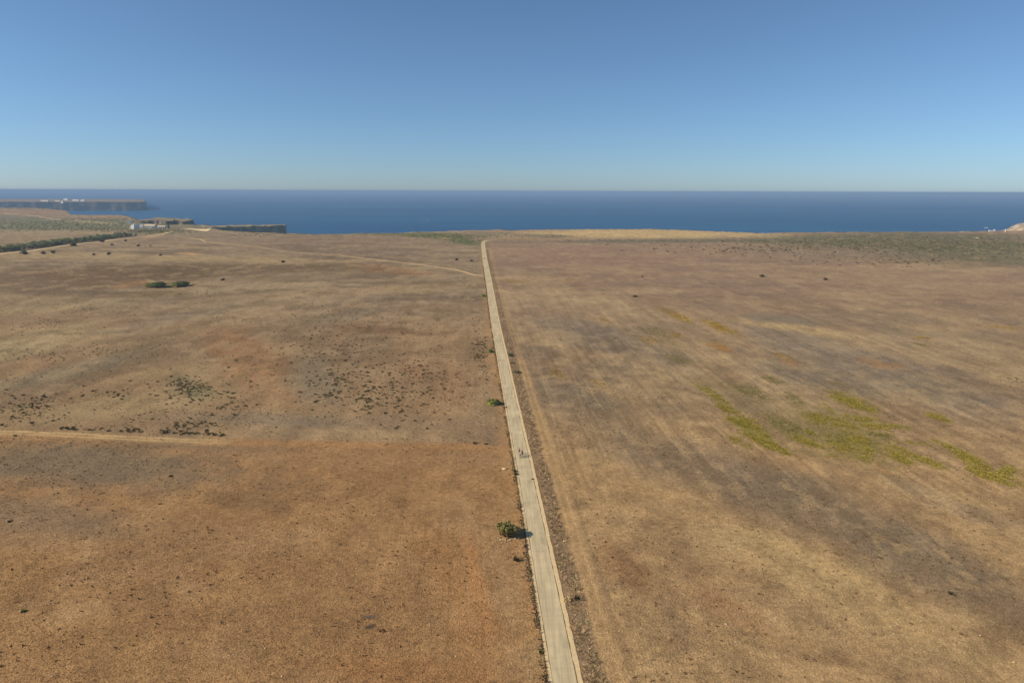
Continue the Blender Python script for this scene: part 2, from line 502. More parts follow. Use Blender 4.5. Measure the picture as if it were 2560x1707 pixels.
    m2 = fbm(X / 9, Y / 13, 52, 4)
    c = mixc(c, alb(112, 88, 64), sstep(0.52, 0.66, m1) * (0.26 * rm + 0.14 * lm) * (1 - sstep(260, 480, r)))
    c = mixc(c, alb(182, 150, 108), sstep(0.54, 0.68, 1 - m1) * 0.30 * rm * (1 - sstep(260, 480, r)))
    c = mixc(c, alb(118, 94, 72), sstep(0.5, 0.64, m2) * 0.22 * rm * (1 - sstep(240, 420, r)))
    # ---- left near field
    c = mixc(c, C['nearl'], near_l)
    c = mixc(c, alb(160, 128, 93), near_l * sstep(0.5, 0.66, n2) * 0.5)
    c = mixc(c, alb(120, 90, 62), near_l * sstep(0.54, 0.68, m1) * 0.3)
    c = mixc(c, alb(134, 102, 70), near_l * sstep(0.5, 0.66, fbm(X / 14 + 31, Y / 26, 23, 4)) * 0.5)
    for a in [(200, 1160, 380, 20, 60, (118, 102, 82), .85), (90, 1290, 240, 20, 60, (124, 104, 82), .65), (560, 1110, 260, 10, 20, (122, 102, 80), .7), (900, 1140, 380, 10, 26, (138, 110, 82), .55), (620, 1255, 100, 10, 22, (120, 93, 66), .6), (720, 1210, 120, 14, 40, (132, 102, 72), .5), (880, 1140, 260, 10, 24, (152, 114, 76), .5), (1180, 1560, 90, 160, 70, 'orange', .5),
              (1120, 1420, 90, 120, 60, (156, 116, 76), .5), (560, 1560, 240, 40, 60, (140, 106, 72), .4), (300, 1640, 200, 40, 50, (150, 116, 78), .4), (1000, 1680, 240, 20, 50, (150, 108, 70), .5), (1190, 1440, 30, 120, 26, (176, 126, 80), .5), (926, 1566, 16, -3, 6, (72, 62, 54), .9), (925, 1541, 24, 2, 5, (100, 88, 76), .8), (1313, 1640, 18, -8, 6, (112, 92, 72), .8)]:
        B(near_l, *a)
    # orange-brown strip where the near track runs on to the road
    c = mixc(c, alb(158, 116, 76), stroke(X, Y, TRACK_NEAR_ON, 3.2, 0.6) * (0.25 + 0.6 * n3))
    c = mixc(c, alb(176, 146, 104), stroke(X, Y, TRACK_NEAR, 2.6, 0.5) * 0.5)
    c = mixc(c, alb(170, 142, 102), stroke(X, Y, PATH_DIAG, 4.0, 0.6) * 0.22)
    c = mixc(c, alb(160, 134, 100), stroke(X, Y, PATH_HEDGE, 6.0, 0.5) * 0.6)
    # yellow-green and rust patches of the right field
    gn = 0.5 * fbm(X / 3.6, Y / 3.2, 83, 3) + 0.5 * fbm(X / 1.3, Y / 2.0, 84, 2)
    for a in HERB_PATCHES:
        B(rm * np.clip(0.45 + 1.0 * fbm(X / 1.8, Y / 3.5, 81, 3), 0, 1), *a, nz=0.25 * n2 + 0.75 * gn, amp=0.75, soft=0.5)
    # thin trails
    for pts, w, st in [([(1345, 915), (1372, 990), (1390, 1080), (1410, 1160)], 0.3, .16), ([(1430, 925), (1447, 990), (1462, 1045)], 0.25, .2), ([(1462, 950), (1487, 995), (1510, 1025)], 0.3, .28), ([(1560, 1120), (1590, 1170)], 0.3, .15),
                       ([(300, 552.5), (430, 575)], 2, .3), ([(0, 533), (60, 537), (150, 549)], 5, .9), ([(190, 551), (235, 556), (280, 561)], 4, .9), ([(370, 700), (430, 722), (500, 700)], 2.0, .4)]:
        c = mixc(c, C['pale'], stroke(X, Y, pts, w, 0.6) * st)
    # furrow lines in the field left of the road
    for k in range(9):
        xo = -6.5 - 3.1 * k
        c = c * (1 - 0.10 * np.exp(-((s - xo - 0.25 * (n2 - .5)) / 0.3) ** 2) * lm * sstep(0.4, 0.6, fbm(Y / 30, Y * 0 + k * 7.7, 40 + k, 2)) * (1 - sstep(300, 420, Y)))[..., None]
    # verges
    vl = (1 - sstep(2.5, 9.0, -s + 3 * (n2 - 0.5))) * lm * (Y < 905)
    c = mixc(c, C['soil'], vl * (0.62 - 0.3 * sstep(260, 500, Y)))
    c = mixc(c, alb(136, 112, 80), sstep(0.5, 0.64, n3) * (1 - sstep(5, 7, -s)) * lm * 0.55)
    vr = rm * (Y < 905)
    c = mixc(c, alb(136, 112, 88), vr * (1 - sstep(5.6, 6.8, s + 1.2 * (n3 - 0.5))) * 0.8)
    c = mixc(c, alb(104, 84, 62), vr * (s < 6.4) * sstep(0.5, 0.62, fbm(X / 1.1, Y / 2.6, 97, 3)) * 0.3)
    tr = vr * (sstep(6.0, 7.2, s + 1.0 * (n3 - .5)) * (1 - sstep(9.2, 11.0, s + 2.0 * (n2 - .5))))
    c = mixc(c, alb(162, 130, 92), tr * (0.25 + 0.7 * n3) * (1 - 0.55 * sstep(200, 380, Y)))
    for so in (7.35, 9.25):
        c = mixc(c, alb(180, 146, 102), vr * np.exp(-((s - so - 1.0 * (n2 - .5)) / 0.34) ** 2) * np.clip(0.2 + 1.0 * n2, 0, 1) * (0.8 - 0.45 * sstep(260, 520, Y)))
    c = mixc(c, C['umber'], vr * np.exp(-((s - 11.0 - 1.0 * (n2 - .5)) / 0.5) ** 2) * 0.35 * (Y < 300))
    # tussocks of the middle distance, seen at a slant as streaks
    mid = sstep(180, 330, r)
    t1 = fbm(X / 11, Y / 15, 61, 4)
    t2 = fbm(X / 4.5, Y / 9, 62, 3)
    t3 = fbm(X / 26, Y / 30, 63, 4)
    c = c * (1 + mid * ((t1 - 0.5) * 0.42 + (t2 - 0.5) * 0.30 + (t3 - .5) * 0.28))[..., None]
    c = mixc(c, alb(98, 82, 60), mid * sstep(0.56, 0.68, t1) * 0.42 * lm * (1 - sstep(900, 1000, Y)))
    c = mixc(c, alb(104, 90, 72), mid * sstep(0.58, 0.7, t1) * 0.32 * rm)
    c = mixc(c, alb(172, 146, 112), mid * sstep(0.58, 0.70, 1 - t1) * 0.35)
    # clods, stubble
    near = 1 - sstep(150, 420, r)
    c = c * (1 + (n4 - 0.5) * 0.34 * (0.5 + 0.5 * near) + (n3 - 0.5) * 0.26)[..., None]
    return np.clip(c, 0.015, 0.8)


# ------------------------------------------------------------------ ground: one sheet out to the cliff edge, skirt dropping to the sea
def build_ground():
    a_f = np.linspace(R(-43), R(43), 860)
    a_c = np.concatenate([np.linspace(R(-178), R(-44.5), 44), a_f, np.linspace(R(44.5), R(178), 44)])
    rim = np.interp(a_c, edge_az, edge_r)
    bx, by = np.sin(a_c) * rim, np.cos(a_c) * rim
    rim = rim * (1 + 0.010 * (vnoise(a_c * 260, a_c * 0, 3) - 0.5) + 0.012 * (vnoise(a_c * 60, a_c * 0 + 5, 9) - 0.5))
    back = np.abs(a_c) > R(60)
    rim = np.where(back, 1800, rim)
    n = 640
    u = np.linspace(0, 1, n)
    p = 0.55
    r0 = 45.0
    rr = (r0 ** -p * (1 - u[:, None]) + rim[None, :] ** -p * u[:, None]) ** (-1 / p)
    X = np.sin(a_c)[None] * rr
    Y = np.cos(a_c)[None] * rr
    Z = np.zeros_like(X)
    # little hollow around the pair of bushes, and soft swells far out
    cx, cy = gp(420, 712)
    Z -= 2.2 * np.exp(-(((X - cx) / 22) ** 2 + ((Y - cy) / 14) ** 2))
    c = land_colour(X, Y)
    # cliff skirt
    rings = [(1.004, -6), (1.012, -24), (1.02, -44), (1.03, -66)]
    cl = np.ones((len(a_c), 3)) * alb(150, 130, 105)
    for k, (f, z) in enumerate(rings):
        w = 1 + 0.006 * (vnoise(a_c * 300, a_c * 0 + k * 3.3, 61) - .5)
        X = np.vstack([X, X[n - 1] * f * w])
        Y = np.vstack([Y, Y[n - 1] * f * w])
        Z = np.vstack([Z, np.full(len(a_c), z)])
        c = np.concatenate([c, (cl * (0.7 + 0.6 * vnoise(a_c * 400, a_c * 0 + k, 71))[:, None])[None]], 0)
    m = X.shape[1]
    rows = X.shape[0]
    idx = np.arange(rows * m).reshape(rows, m)
    q = np.stack([idx[:-1, :-1], idx[:-1, 1:], idx[1:, 1:], idx[1:, :-1]], -1).reshape(-1, 4)[:, ::-1]
    V = np.stack([X, Y, Z], -1).reshape(-1, 3)
    # disc under the camera and the closing seam behind it
    V = np.vstack([V, [[0, 0, 0]]])
    cols = np.vstack([c.reshape(-1, 3), [C['nearl']]])
    ctr = len(V) - 1
    fan = [[ctr, int(idx[0, j + 1]), int(idx[0, j])] for j in range(m - 1)] + [[ctr, int(idx[0, 0]), int(idx[0, m - 1])]]
    seam = np.stack([idx[:-1, -1], idx[:-1, 0], idx[1:, 0], idx[1:, -1]], -1)[:, ::-1]
    q = np.vstack([q, seam])
    tri = np.array(fan)
    faces = np.vstack([np.stack([q[:, 0], q[:, 1], q[:, 2]], 1), np.stack([q[:, 0], q[:, 2], q[:, 3]], 1), tri])
    me = new_mesh('ground', V, faces, [M_ground], cols)
    o = link('ground', me)
    tag(o, kind='structure')
    return o


M_ground = vcol_mat('dry field', 1.0, 0.0,
                    [(0.9, 0.80, 1.20, None, None), (3.2, 0.70, 1.32, None, None), (2.2, 0.90, 1.10, (3.0, 0.25, 1), (0, 0, R(3.4)))],
                    bump=(2.4, 0.5, 0.55))
build_ground()

# ------------------------------------------------------------------ sea
def build_sea():
    m, nt, b = base_mat('sea water', 0.5, 0.4)
    tc = N(nt, 'ShaderNodeTexCoord').outputs['Object']
    f = noise_node(nt, 0.0011, 5, 0.6, tc, (0.35, 1.0, 1))
    f2 = noise_node(nt, 0.008, 4, 0.6, tc, (0.25, 1.0, 1))
    cr = N(nt, 'ShaderNodeMix', data_type='RGBA')
    cr.inputs[6].default_value = (0.005, 0.076, 0.180, 1)
    cr.inputs[7].default_value = (0.016, 0.120, 0.220, 1)
    nt.links.new(ramp01(nt, math_node(nt, 'ADD', f, math_node(nt, 'MULTIPLY', f2, 0.5)), 0.6, 0.9, 0, 1), cr.inputs[0])
    nt.links.new(cr.outputs[2], b.inputs['Base Color'])
    w = noise_node(nt, 0.02, 4, 0.6, tc, (0.5, 1.2, 1))
    bn = N(nt, 'ShaderNodeBump')
    bn.inputs['Strength'].default_value = 0.7
    bn.inputs['Distance'].default_value = 2.0
    nt.links.new(w, bn.inputs['Height'])
    nt.links.new(bn.outputs[0], b.inputs['Normal'])
    rad = [50, 400, 1000, 2000, 4000, 8000, 16000, 40000]
    n = 96
    V, F = [(0, 0, SEA_Z)], []
    for r in rad:
        for k in range(n):
            a = 2 * math.pi * k / n
            V.append((r * math.sin(a), r * math.cos(a), SEA_Z))
    for k in range(n):
        F.append((0, 1 + (k + 1) % n, 1 + k))
    for i in range(len(rad) - 1):
        for k in range(n):
            a, b2 = 1 + i * n + k, 1 + i * n + (k + 1) % n
            F.append((a, b2, b2 + n, a + n))
    me = new_mesh('sea', np.array(V), F, [m])
    tag(link('sea', me), kind='structure')


build_sea()

# ------------------------------------------------------------------ road and tracks
def ribbon(name, line, lo, hi, z, mat, wob=0.0, seed=0, tone=None, wl=2.0, ncol=4):
    line = np.asarray(line)
    d = np.gradient(line, axis=0)
    d /= np.linalg.norm(d, axis=1)[:, None]
    nr = np.stack([d[:, 1], -d[:, 0]], 1)      # to the right of travel
    L = np.concatenate([[0], np.cumsum(np.linalg.norm(np.diff(line, axis=0), axis=1))])
    w1 = (fbm(L / wl, L * 0 + 3.1, seed, 4) - 0.5) * 2 * wob
    w2 = (fbm(L / wl, L * 0 + 8.7, seed + 5, 4) - 0.5) * 2 * wob
    A = line + nr * (lo + (w1 if not np.isscalar(w1) else 0))[:, None]
    Bq = line + nr * (hi + w2)[:, None]
    rows = [A + (Bq - A) * t for t in np.linspace(0, 1, ncol)]
    V = np.stack(rows, 1).reshape(-1, 2)
    V = np.column_stack([V, np.full(len(V), z)])
    n = len(line)
    idx = np.arange(n * ncol).reshape(n, ncol)
    q = np.stack([idx[:-1, :-1], idx[:-1, 1:], idx[1:, 1:], idx[1:, :-1]], -1).reshape(-1, 4)
    cc = None
    if tone is not None:                       # dirt that wears in and out of the field colour
        g = land_colour(V[:, 0], V[:, 1])
        t = np.repeat(np.interp(np.linspace(0, 1, n), np.linspace(0, 1, len(tone[1])), tone[1]), ncol)
        t = t * (0.55 + 0.9 * fbm(V[:, 0] / wl, V[:, 1] / wl, seed + 40, 4))
        cc = mixc(g, tone[0], np.clip(t, 0, 1))
    if ncol > 4:                               # worn wheel lanes, dusty borders, old patches of the surface
        u = np.tile(np.linspace(lo, hi, ncol), n)
        l = np.repeat(L, ncol)
        wv = 0.18 * (fbm(l / 14, l * 0 + 2, seed + 60, 3) - 0.5)
        g = 1 - 0.075 * np.exp(-((np.abs(u + wv) - 0.80) / 0.30) ** 2) * (0.4 + 1.2 * fbm(l / 9, u, seed + 61, 3))
        g = g + 0.05 * sstep(1.3, 1.86, np.abs(u)) * fbm(l / 2.5, u * 2, seed + 62, 3) * 1.6
        g = g - 0.10 * sstep(0.60, 0.68, fbm(l / 4.5, u / 1.4 + 7, seed + 63, 3))
        cr = np.abs(vnoise(l / 0.9 + 2.0 * (fbm(u * 1.2, l / 6, seed + 64, 2) - .5), u * 0 + l / 40, seed + 65) - 0.5)
        g = g - 0.09 * (cr < 0.02)
        cc = np.repeat(g[:, None], 3, 1)
    me = new_mesh(name, V, q, [mat], cc)
    o = link(name, me)
    tag(o, kind='structure')
    return o


def road_material():
    m, nt, b = base_mat('pale worn asphalt', 0.9, 0.15)
    tc = N(nt, 'ShaderNodeTexCoord').outputs['Object']
    rot = (0, 0, R(-6))
    big = noise_node(nt, 0.10, 3, 0.6, tc, (4.0, 0.5, 1), rot)
    streak = noise_node(nt, 1.0, 3, 0.6, tc, (2.2, 0.05, 1), rot)
    cross = noise_node(nt, 0.35, 3, 0.6, tc, (0.15, 1.0, 1), rot)
    fine = noise_node(nt, 9.0, 2, 0.6, tc)
    rgb = N(nt, 'ShaderNodeMix', data_type='RGBA')
    rgb.inputs[6].default_value = (*alb(178, 160, 128), 1)
    rgb.inputs[7].default_value = (*alb(196, 176, 142), 1)
    nt.links.new(ramp01(nt, big, 0.35, 0.65, 0, 1), rgb.inputs[0])
    col = scale_color(nt, rgb.outputs[2], ramp01(nt, streak, 0.3, 0.7, 0.88, 1.09))
    col = scale_color(nt, col, ramp01(nt, cross, 0.3, 0.7, 0.91, 1.06))
    col = scale_color(nt, col, ramp01(nt, fine, 0.3, 0.7, 0.93, 1.07))
    at = N(nt, 'ShaderNodeVertexColor', layer_name='Col')
    mul = N(nt, 'ShaderNodeVectorMath', operation='MULTIPLY')
    nt.links.new(col, mul.inputs[0])
    nt.links.new(at.outputs['Color'], mul.inputs[1])
    col = mul.outputs[0]
    nt.links.new(col, b.inputs['Base Color'])
    return m


M_road = road_material()
M_edge = flat_mat('pale concrete edge', alb(203, 176, 136), 0.95, 0.1, (1.4, 0.86, 1.12), (6, 0.05, 0.3))
M_bed = flat_mat('dark verge soil', alb(120, 98, 68), 1.0, 0.0, (2.0, 0.7, 1.2))
M_track = vcol_mat('pale dirt', 1.0, 0.0, [(0.5, 0.88, 1.12, None, None), (2.5, 0.84, 1.18, None, None)], bump=(2.0, 0.3, 0.5))

dense = catmull(road_pts, 0.5)
ribbon('road_bed', road_line, -2.75, 2.98, 0.006, M_bed, 0.12, 3)
ribbon('road', dense, -1.86, 1.86, 0.03, M_road, 0.05, 4, ncol=19)
ribbon('road_edge', dense, -2.52, -1.97, 0.022, M_edge, 0.14, 6)
ribbon('road_edge', dense, 1.99, 2.80, 0.022, M_edge, 0.15, 8)


def px_line(pts, step):
    return catmull([np.array(gp(x, y)) for x, y in pts], step)


tl = px_line(TRACK_NEAR, 1.0)
ribbon('dirt_track', tl, -1.8, -0.4, 0.02, M_track, 0.5, 21, (alb(190, 158, 114), (.7, .7, .6, .65, .5, .1)), wl=3)
ribbon('dirt_track', tl, 0.4, 1.6, 0.02, M_track, 0.5, 25, (alb(186, 152, 106), (.7, .6, .5, .6, .55, .1)), wl=3)
ribbon('path', px_line(PATH_DIAG, 3.0), -1.3, 1.3, 0.05, M_track, 0.8, 31, (alb(204, 172, 124), (.25, .45, .8, .35, .5, .4, .6, .95, .85, .9, 1.)), wl=9)
ribbon('path', px_line(PATH_HEDGE, 3.0), -3.0, 3.0, 0.05, M_track, 0.9, 35, (alb(206, 178, 134), (.9, .9, .9, .9, .9, .7, .5, 1., .6)), wl=12)

# ------------------------------------------------------------------ cliffs and headlands beyond the plateau
def rock_mat():
    m, nt, b = base_mat('layered cliff rock', 1.0, 0.05)
    at = N(nt, 'ShaderNodeVertexColor', layer_name='Col')
    tc = N(nt, 'ShaderNodeTexCoord').outputs['Object']
    f = noise_node(nt, 0.09, 5, 0.65, tc, (1, 1, 0.35))
    g = noise_node(nt, 0.35, 3, 0.6, tc, (0.3, 0.3, 1.4))
    col = scale_color(nt, at.outputs['Color'], ramp01(nt, f, 0.3, 0.7, 0.7, 1.25))
    col = scale_color(nt, col, ramp01(nt, g, 0.3, 0.7, 0.88, 1.1))
    nt.links.new(col, b.inputs['Base Color'])
    bn = N(nt, 'ShaderNodeBump')
    bn.inputs['Strength'].default_value = 0.7
    bn.inputs['Distance'].default_value = 3.0
    nt.links.new(f, bn.inputs['Height'])
    nt.links.new(bn.outputs[0], b.inputs['Normal'])
    return m


M_rock = rock_mat()


def headland(outline, ztop, rockc, topc, label_name, step=7.0, rough=5.0, seed=0, batter=10.0, topz=None, bot=SEA_Z - 2):
    """Cliff-sided slab from a closed outline (counter-clockwise seen from above): broken rock wall and a flat heath top."""
    P = np.array(outline, float)
    pts = []
    for a, b in zip(P, np.roll(P, -1, 0)):
        n = max(1, int(np.linalg.norm(b - a) / step))
        for k in range(n):
            pts.append(a + (b - a) * k / n)
    pts = np.array(pts)
    n = len(pts)
    d = np.roll(pts, -1, 0) - np.roll(pts, 1, 0)
    d /= np.linalg.norm(d, axis=1)[:, None] + 1e-9
    out = np.stack([d[:, 1], -d[:, 0]], 1)
    L = np.arange(n) * step
    nl = 9
    V, Ccol = [], []
    for k in range(nl):
        t = k / (nl - 1)
        zz = ztop + (bot - ztop) * t
        butt = (fbm(L / (step * 5), L * 0 + 0.3, seed, 4) - 0.5) * 2 * rough * 1.6
        off = butt + (fbm(L / (step * 2.2), np.full(n, k * 1.7), seed + 3, 3) - 0.5) * 2 * rough * (0.3 + t) + batter * t ** 1.3 - 2
        if k == 0:
            zt = ztop if topz is None else topz(pts)
            zvec = zt + (fbm(L / (step * 4), L * 0 + 5, seed + 9, 3) - 0.5) * 3.0
        else:
            zvec = np.full(n, zz) + (fbm(L / (step * 2), L * 0 + k, seed + 12, 2) - 0.5) * 3.0
        V.append(np.column_stack([pts + out * off[:, None], zvec]))
        sh = 0.75 + 0.5 * fbm(L / (step * 3), np.full(n, k * 0.8), seed + 20, 3)
        Ccol.append(np.asarray(rockc)[None] * sh[:, None])
    V = np.vstack(V)
    Ccol = np.vstack(Ccol)
    idx = np.arange(nl * n).reshape(nl, n)
    q = np.stack([idx[:-1], np.roll(idx[:-1], -1, 1), np.roll(idx[1:], -1, 1), idx[1:]], -1).reshape(-1, 4)[:, ::-1]
    # heath top
    bm = bmesh.new()
    vs = [bm.verts.new(tuple(v)) for v in V[:n].tolist()]
    es = [bm.edges.new((vs[i], vs[(i + 1) % n])) for i in range(n)]
    bmesh.ops.triangle_fill(bm, edges=es, use_beauty=True)
    bmesh.ops.subdivide_edges(bm, edges=list(bm.edges), cuts=2, use_grid_fill=True)
    bmesh.ops.recalc_face_normals(bm, faces=list(bm.faces))
    if sum(f.normal.z for f in bm.faces) < 0:
        bmesh.ops.reverse_faces(bm, faces=list(bm.faces))
    tme = bpy.data.meshes.new('plateau')
    bm.to_mesh(tme)
    bm.free()
    co = np.empty(len(tme.vertices) * 3, np.float32)
    tme.vertices.foreach_get('co', co)
    co = co.reshape(-1, 3)
    n1 = fbm(co[:, 0] / 40, co[:, 1] / 40, seed + 2, 4)
    tc = np.ones((len(co), 4), np.float32)
    tc[:, :3] = np.asarray(topc[0])[None] * (1 - n1[:, None]) + np.asarray(topc[1])[None] * n1[:, None]
    at = tme.color_attributes.new('Col', 'FLOAT_COLOR', 'POINT')
    at.data.foreach_set('color', tc.ravel())
    tme.materials.append(M_heath)
    me = new_mesh(label_name, V, q, [M_rock], Ccol)
    o = link(label_name, me)
    tag(o, kind='structure')
    t = link('plateau', tme, o)
    return o


M_heath = vcol_mat('heath', 1.0, 0.0, [(0.05, 0.8, 1.2, None, None), (0.4, 0.85, 1.15, None, None)])

rk = alb(150, 132, 110)
# far headland with the fort (its near edge, nose, far edge)
f_edge = [gp(x, 527, SEA_Z) for x in (-420, -200, 0, 120, 230, 330, 356)]
nose = [gp(367, 524.5, SEA_Z), gp(366, 519, SEA_Z)]
b_edge = [gp(x, y, SEA_Z) for x, y in ((352, 516), (300, 515), (200, 515), (60, 515), (-200, 515.5), (-420, 516))]


def fort_top(p):
    return -7.0 + 4.0 * sstep(4000, 4700, p[:, 1]) - 5.0 * sstep(-2300, -2180, p[:, 0])


headland(f_edge + nose + b_edge, -7.0, rk * 0.72, (alb(150, 126, 100), alb(128, 110, 88)), 'headland', 12.0, 5.0, 3, 3.0, fort_top)
# middle headland behind the villas
c1 = [gp(x, y) for x, y in ((322, 551), (380, 551.5), (440, 552), (474, 552.5), (473, 549), (462, 546.5), (440, 544.5), (400, 545), (350, 547.5), (322, 548))]
headland(c1, 0.5, rk * 0.8, (alb(146, 128, 102), alb(124, 112, 88)), 'headland', 5.0, 13.0, 13, 14.0, lambda p: 0.5 + 9.0 * (fbm(p[:, 0] / 18, p[:, 1] / 18, 33, 3) - 0.6))
# nearer spit with a sheer face, right of the car park
c2 = [gp(x, y) for x, y in ((505, 569.5), (560, 568), (640, 565.5), (700, 563.8), (714, 563.6), (715, 561.5), (690, 561), (620, 562), (560, 564), (505, 565))]
headland(c2, 0.0, rk * 1.15, (alb(150, 132, 102), alb(118, 108, 82)), 'headland', 4.0, 6.0, 23, 3.0, lambda p: 0.5 + 6.0 * (fbm(p[:, 0] / 14, p[:, 1] / 14, 35, 3) - 0.55))
# lit rock at the right edge
c3x, c3y = 1600.0, 1600.0
X0 = gp(2516, 577, -8)
def rock_hill():
    n, mrow = 90, 26
    cx, cy = 1213.0, 1560.0
    V, F, cc = [], [], []
    for i in range(mrow):
        t = i / (mrow - 1)
        for k in range(n):
            a = 2 * math.pi * k / n
            rad = 150 * (1 - t) ** 0.75 + 0.5
            rad *= 1 + 0.55 * (float(fbm(np.array(k * 0.22), np.array(t * 5.0), 5, 4)) - 0.5)
            z = -62 + (62 + 13) * (1 - (1 - t) ** 1.7) + 9 * (float(fbm(np.array(k * 0.3), np.array(t * 7.0), 15, 3)) - 0.5)
            V.append((cx + rad * math.cos(a) * 1.0, cy + rad * math.sin(a) * 0.8, z))
            v = float(fbm(np.array(k * 0.35), np.array(t * 9.0), 25, 3))
            cc.append((rk * np.array([1.0, 1.02, 1.08])) * (0.45 + 1.1 * v))
    for i in range(mrow - 1):
        for k in range(n):
            F.append((i * n + k, i * n + (k + 1) % n, (i + 1) * n + (k + 1) % n, (i + 1) * n + k))
    F.append(tuple(range((mrow - 1) * n, mrow * n)))
    me = new_mesh('sea_rock', np.array(V), F, [M_rock], np.array(cc))
    tag(link('sea_rock', me), 'pale sunlit rocky cliff rising beyond the scrub above the sea', 'cliff')


rock_hill()

# ------------------------------------------------------------------ vegetation builders
M_leaf = vcol_mat('leaves', 0.8, 0.15, [(2.5, 0.75, 1.25, None, None)])
M_dry = vcol_mat('dry plants', 1.0, 0.0)
M_bark = flat_mat('bark', alb(104, 86, 66), 1.0, 0.0, (8, 0.7, 1.2))


def leaf_cloud(n, rx, ry, rz, zc, size, cols, seed, lobes=5, shell=0.55, flat=0.0):
    """n leaf-sized faces spread in a lobed crown; returns verts, tris, colours."""
    g = np.random.default_rng(seed)
    lc = g.normal(0, 1, (lobes, 3))
    lc /= np.linalg.norm(lc, axis=1)[:, None]
    lc *= np.array([rx, ry, rz]) * 0.55
    lc[:, 2] = np.abs(lc[:, 2]) * (1 - flat) if zc <= 0 else lc[:, 2]
    which = g.integers(0, lobes, n)
    d = g.normal(0, 1, (n, 3))
    d /= np.linalg.norm(d, axis=1)[:, None]
    rad = shell + (1 - shell) * g.random(n) ** 0.5
    lr = 0.45 + 0.3 * g.random(lobes)
    p = lc[which] + d * (rad * lr[which])[:, None] * np.array([rx, ry, rz])
    p[:, 2] += zc
    p[:, 2] = np.maximum(p[:, 2], size * 0.25)
    nrm = d + g.normal(0, 0.45, (n, 3))
    nrm /= np.linalg.norm(nrm, axis=1)[:, None]
    t = np.cross(nrm, g.normal(0, 1, (n, 3)))
    t /= np.linalg.norm(t, axis=1)[:, None]
    b = np.cross(nrm, t)
    s = size * (0.6 + 0.8 * g.random(n))[:, None]
    v0 = p - t * s * 0.5
    v1 = p + b * s * 0.42 + nrm * s * 0.12
    v2 = p + t * s * 0.62
    v3 = p - b * s * 0.42 + nrm * s * 0.12
    V = np.stack([v0, v1, v2, v3], 1).reshape(-1, 3)
    i = np.arange(n)[:, None] * 4
    Fq = np.concatenate([i + np.array([[0, 1, 2]]), i + np.array([[0, 2, 3]])], 0)
    cols = np.asarray(cols)
    cc = cols[g.integers(0, len(cols), n)] * (0.75 + 0.5 * g.random(n))[:, None]
    return V, Fq, np.repeat(cc, 4, 0)


def merge(parts):
    V, F, Cc, o = [], [], [], 0
    for v, f, c in parts:
        V.append(v)
        F.append(f + o)
        Cc.append(c)
        o += len(v)
    return np.vstack(V), np.vstack(F), np.vstack(Cc)


def blades(P, h, w, n, cols, seed, lean=0.5):
    """Dry tufts: n narrow upright triangles leaning out from every point of P (k x 3)."""
    g = np.random.default_rng(seed)
    k = len(P)
    a = g.random((k, n)) * 2 * math.pi
    ln = lean * (0.3 + g.random((k, n)))
    hh = np.asarray(h)[:, None] * (0.5 + 0.6 * g.random((k, n)))
    ww = np.asarray(w)[:, None] * (0.6 + 0.6 * g.random((k, n)))
    dx, dy = np.cos(a), np.sin(a)
    bx = P[:, None, 0] + dx * ww * 0.4
    by = P[:, None, 1] + dy * ww * 0.4
    z = P[:, None, 2] - 0.03 + 0 * a
    v0 = np.stack([bx - dy * ww * 0.5, by + dx * ww * 0.5, z], -1)
    v1 = np.stack([bx + dy * ww * 0.5, by - dx * ww * 0.5, z], -1)
    v2 = np.stack([bx + dx * hh * ln, by + dy * hh * ln, z + hh], -1)
    V = np.stack([v0, v1, v2], 2).reshape(-1, 3)
    F = np.arange(k * n * 3).reshape(-1, 3)
    cc = np.repeat(cols[:, None, :] * (0.8 + 0.4 * g.random((k, n, 1))), 3, 1).reshape(-1, 3)
    return V, F, cc


def stuff(name, V, F, cc, mat, label=None):
    o = link(name, new_mesh(name, V, F, [mat], cc))
    tag(o, kind='stuff')
    return o


# ---- dry grass tufts over the near fields
def scatter_view(n, r0, r1, seed, half=R(42)):
    g = np.random.default_rng(seed)
    a = (g.random(n) * 2 - 1) * half
    u = g.random(n)
    r = np.sqrt(r0 ** 2 + (r1 ** 2 - r0 ** 2) * u)
    return np.sin(a) * r, np.cos(a) * r


parts = []
for (n, r0, r1, hh, ww, nb_, sd_) in [(90000, 84, 170, 0.13, 0.14, 3, 1), (60000, 170, 330, 0.17, 0.22, 3, 2), (20000, 330, 620, 0.26, 0.45, 3, 3)]:
    x, y = scatter_view(n, r0, r1, sd_)
    s = road_s(x, y)
    dens = fbm(x / 9, y / 9, 77, 3)
    k = (np.abs(s) > 3.2) & ((s < 6.6) | (s > 11)) & (dens + 0.25 * rng.random(n) > 0.5)
    x, y = x[k], y[k]
    c = land_colour(x, y)
    f = np.where(rng.random(len(x)) < 0.55, 0.72 + 0.2 * rng.random(len(x)), 1.1 + 0.3 * rng.random(len(x)))
    c = c * f[:, None]
    sc_ = 0.6 + 0.8 * rng.random(len(x))
    parts.append(blades(np.column_stack([x, y, 0 * x]), hh * sc_, ww * sc_, nb_, c, sd_, 0.9))
x, y = scatter_view(9000, 84, 260, 9)
s = road_s(x, y)
k = (np.abs(s) > 3.2) & ((s < 6.6) | (s > 11)) & (fbm(x / 22, y / 22, 78, 3) + 0.3 * rng.random(len(x)) > 0.62)
x, y = x[k], y[k]
z_ = 0.5 + 0.9 * rng.random(len(x)) ** 2
parts.append(blades(np.column_stack([x, y, 0 * x]), 0.26 * z_, 0.26 * z_, 5, np.tile(alb(98, 74, 48), (len(x), 1)) * (0.7 + .5 * rng.random((len(x), 1))), 44, 0.9))
stuff('dry_grass', *merge(parts), M_dry)

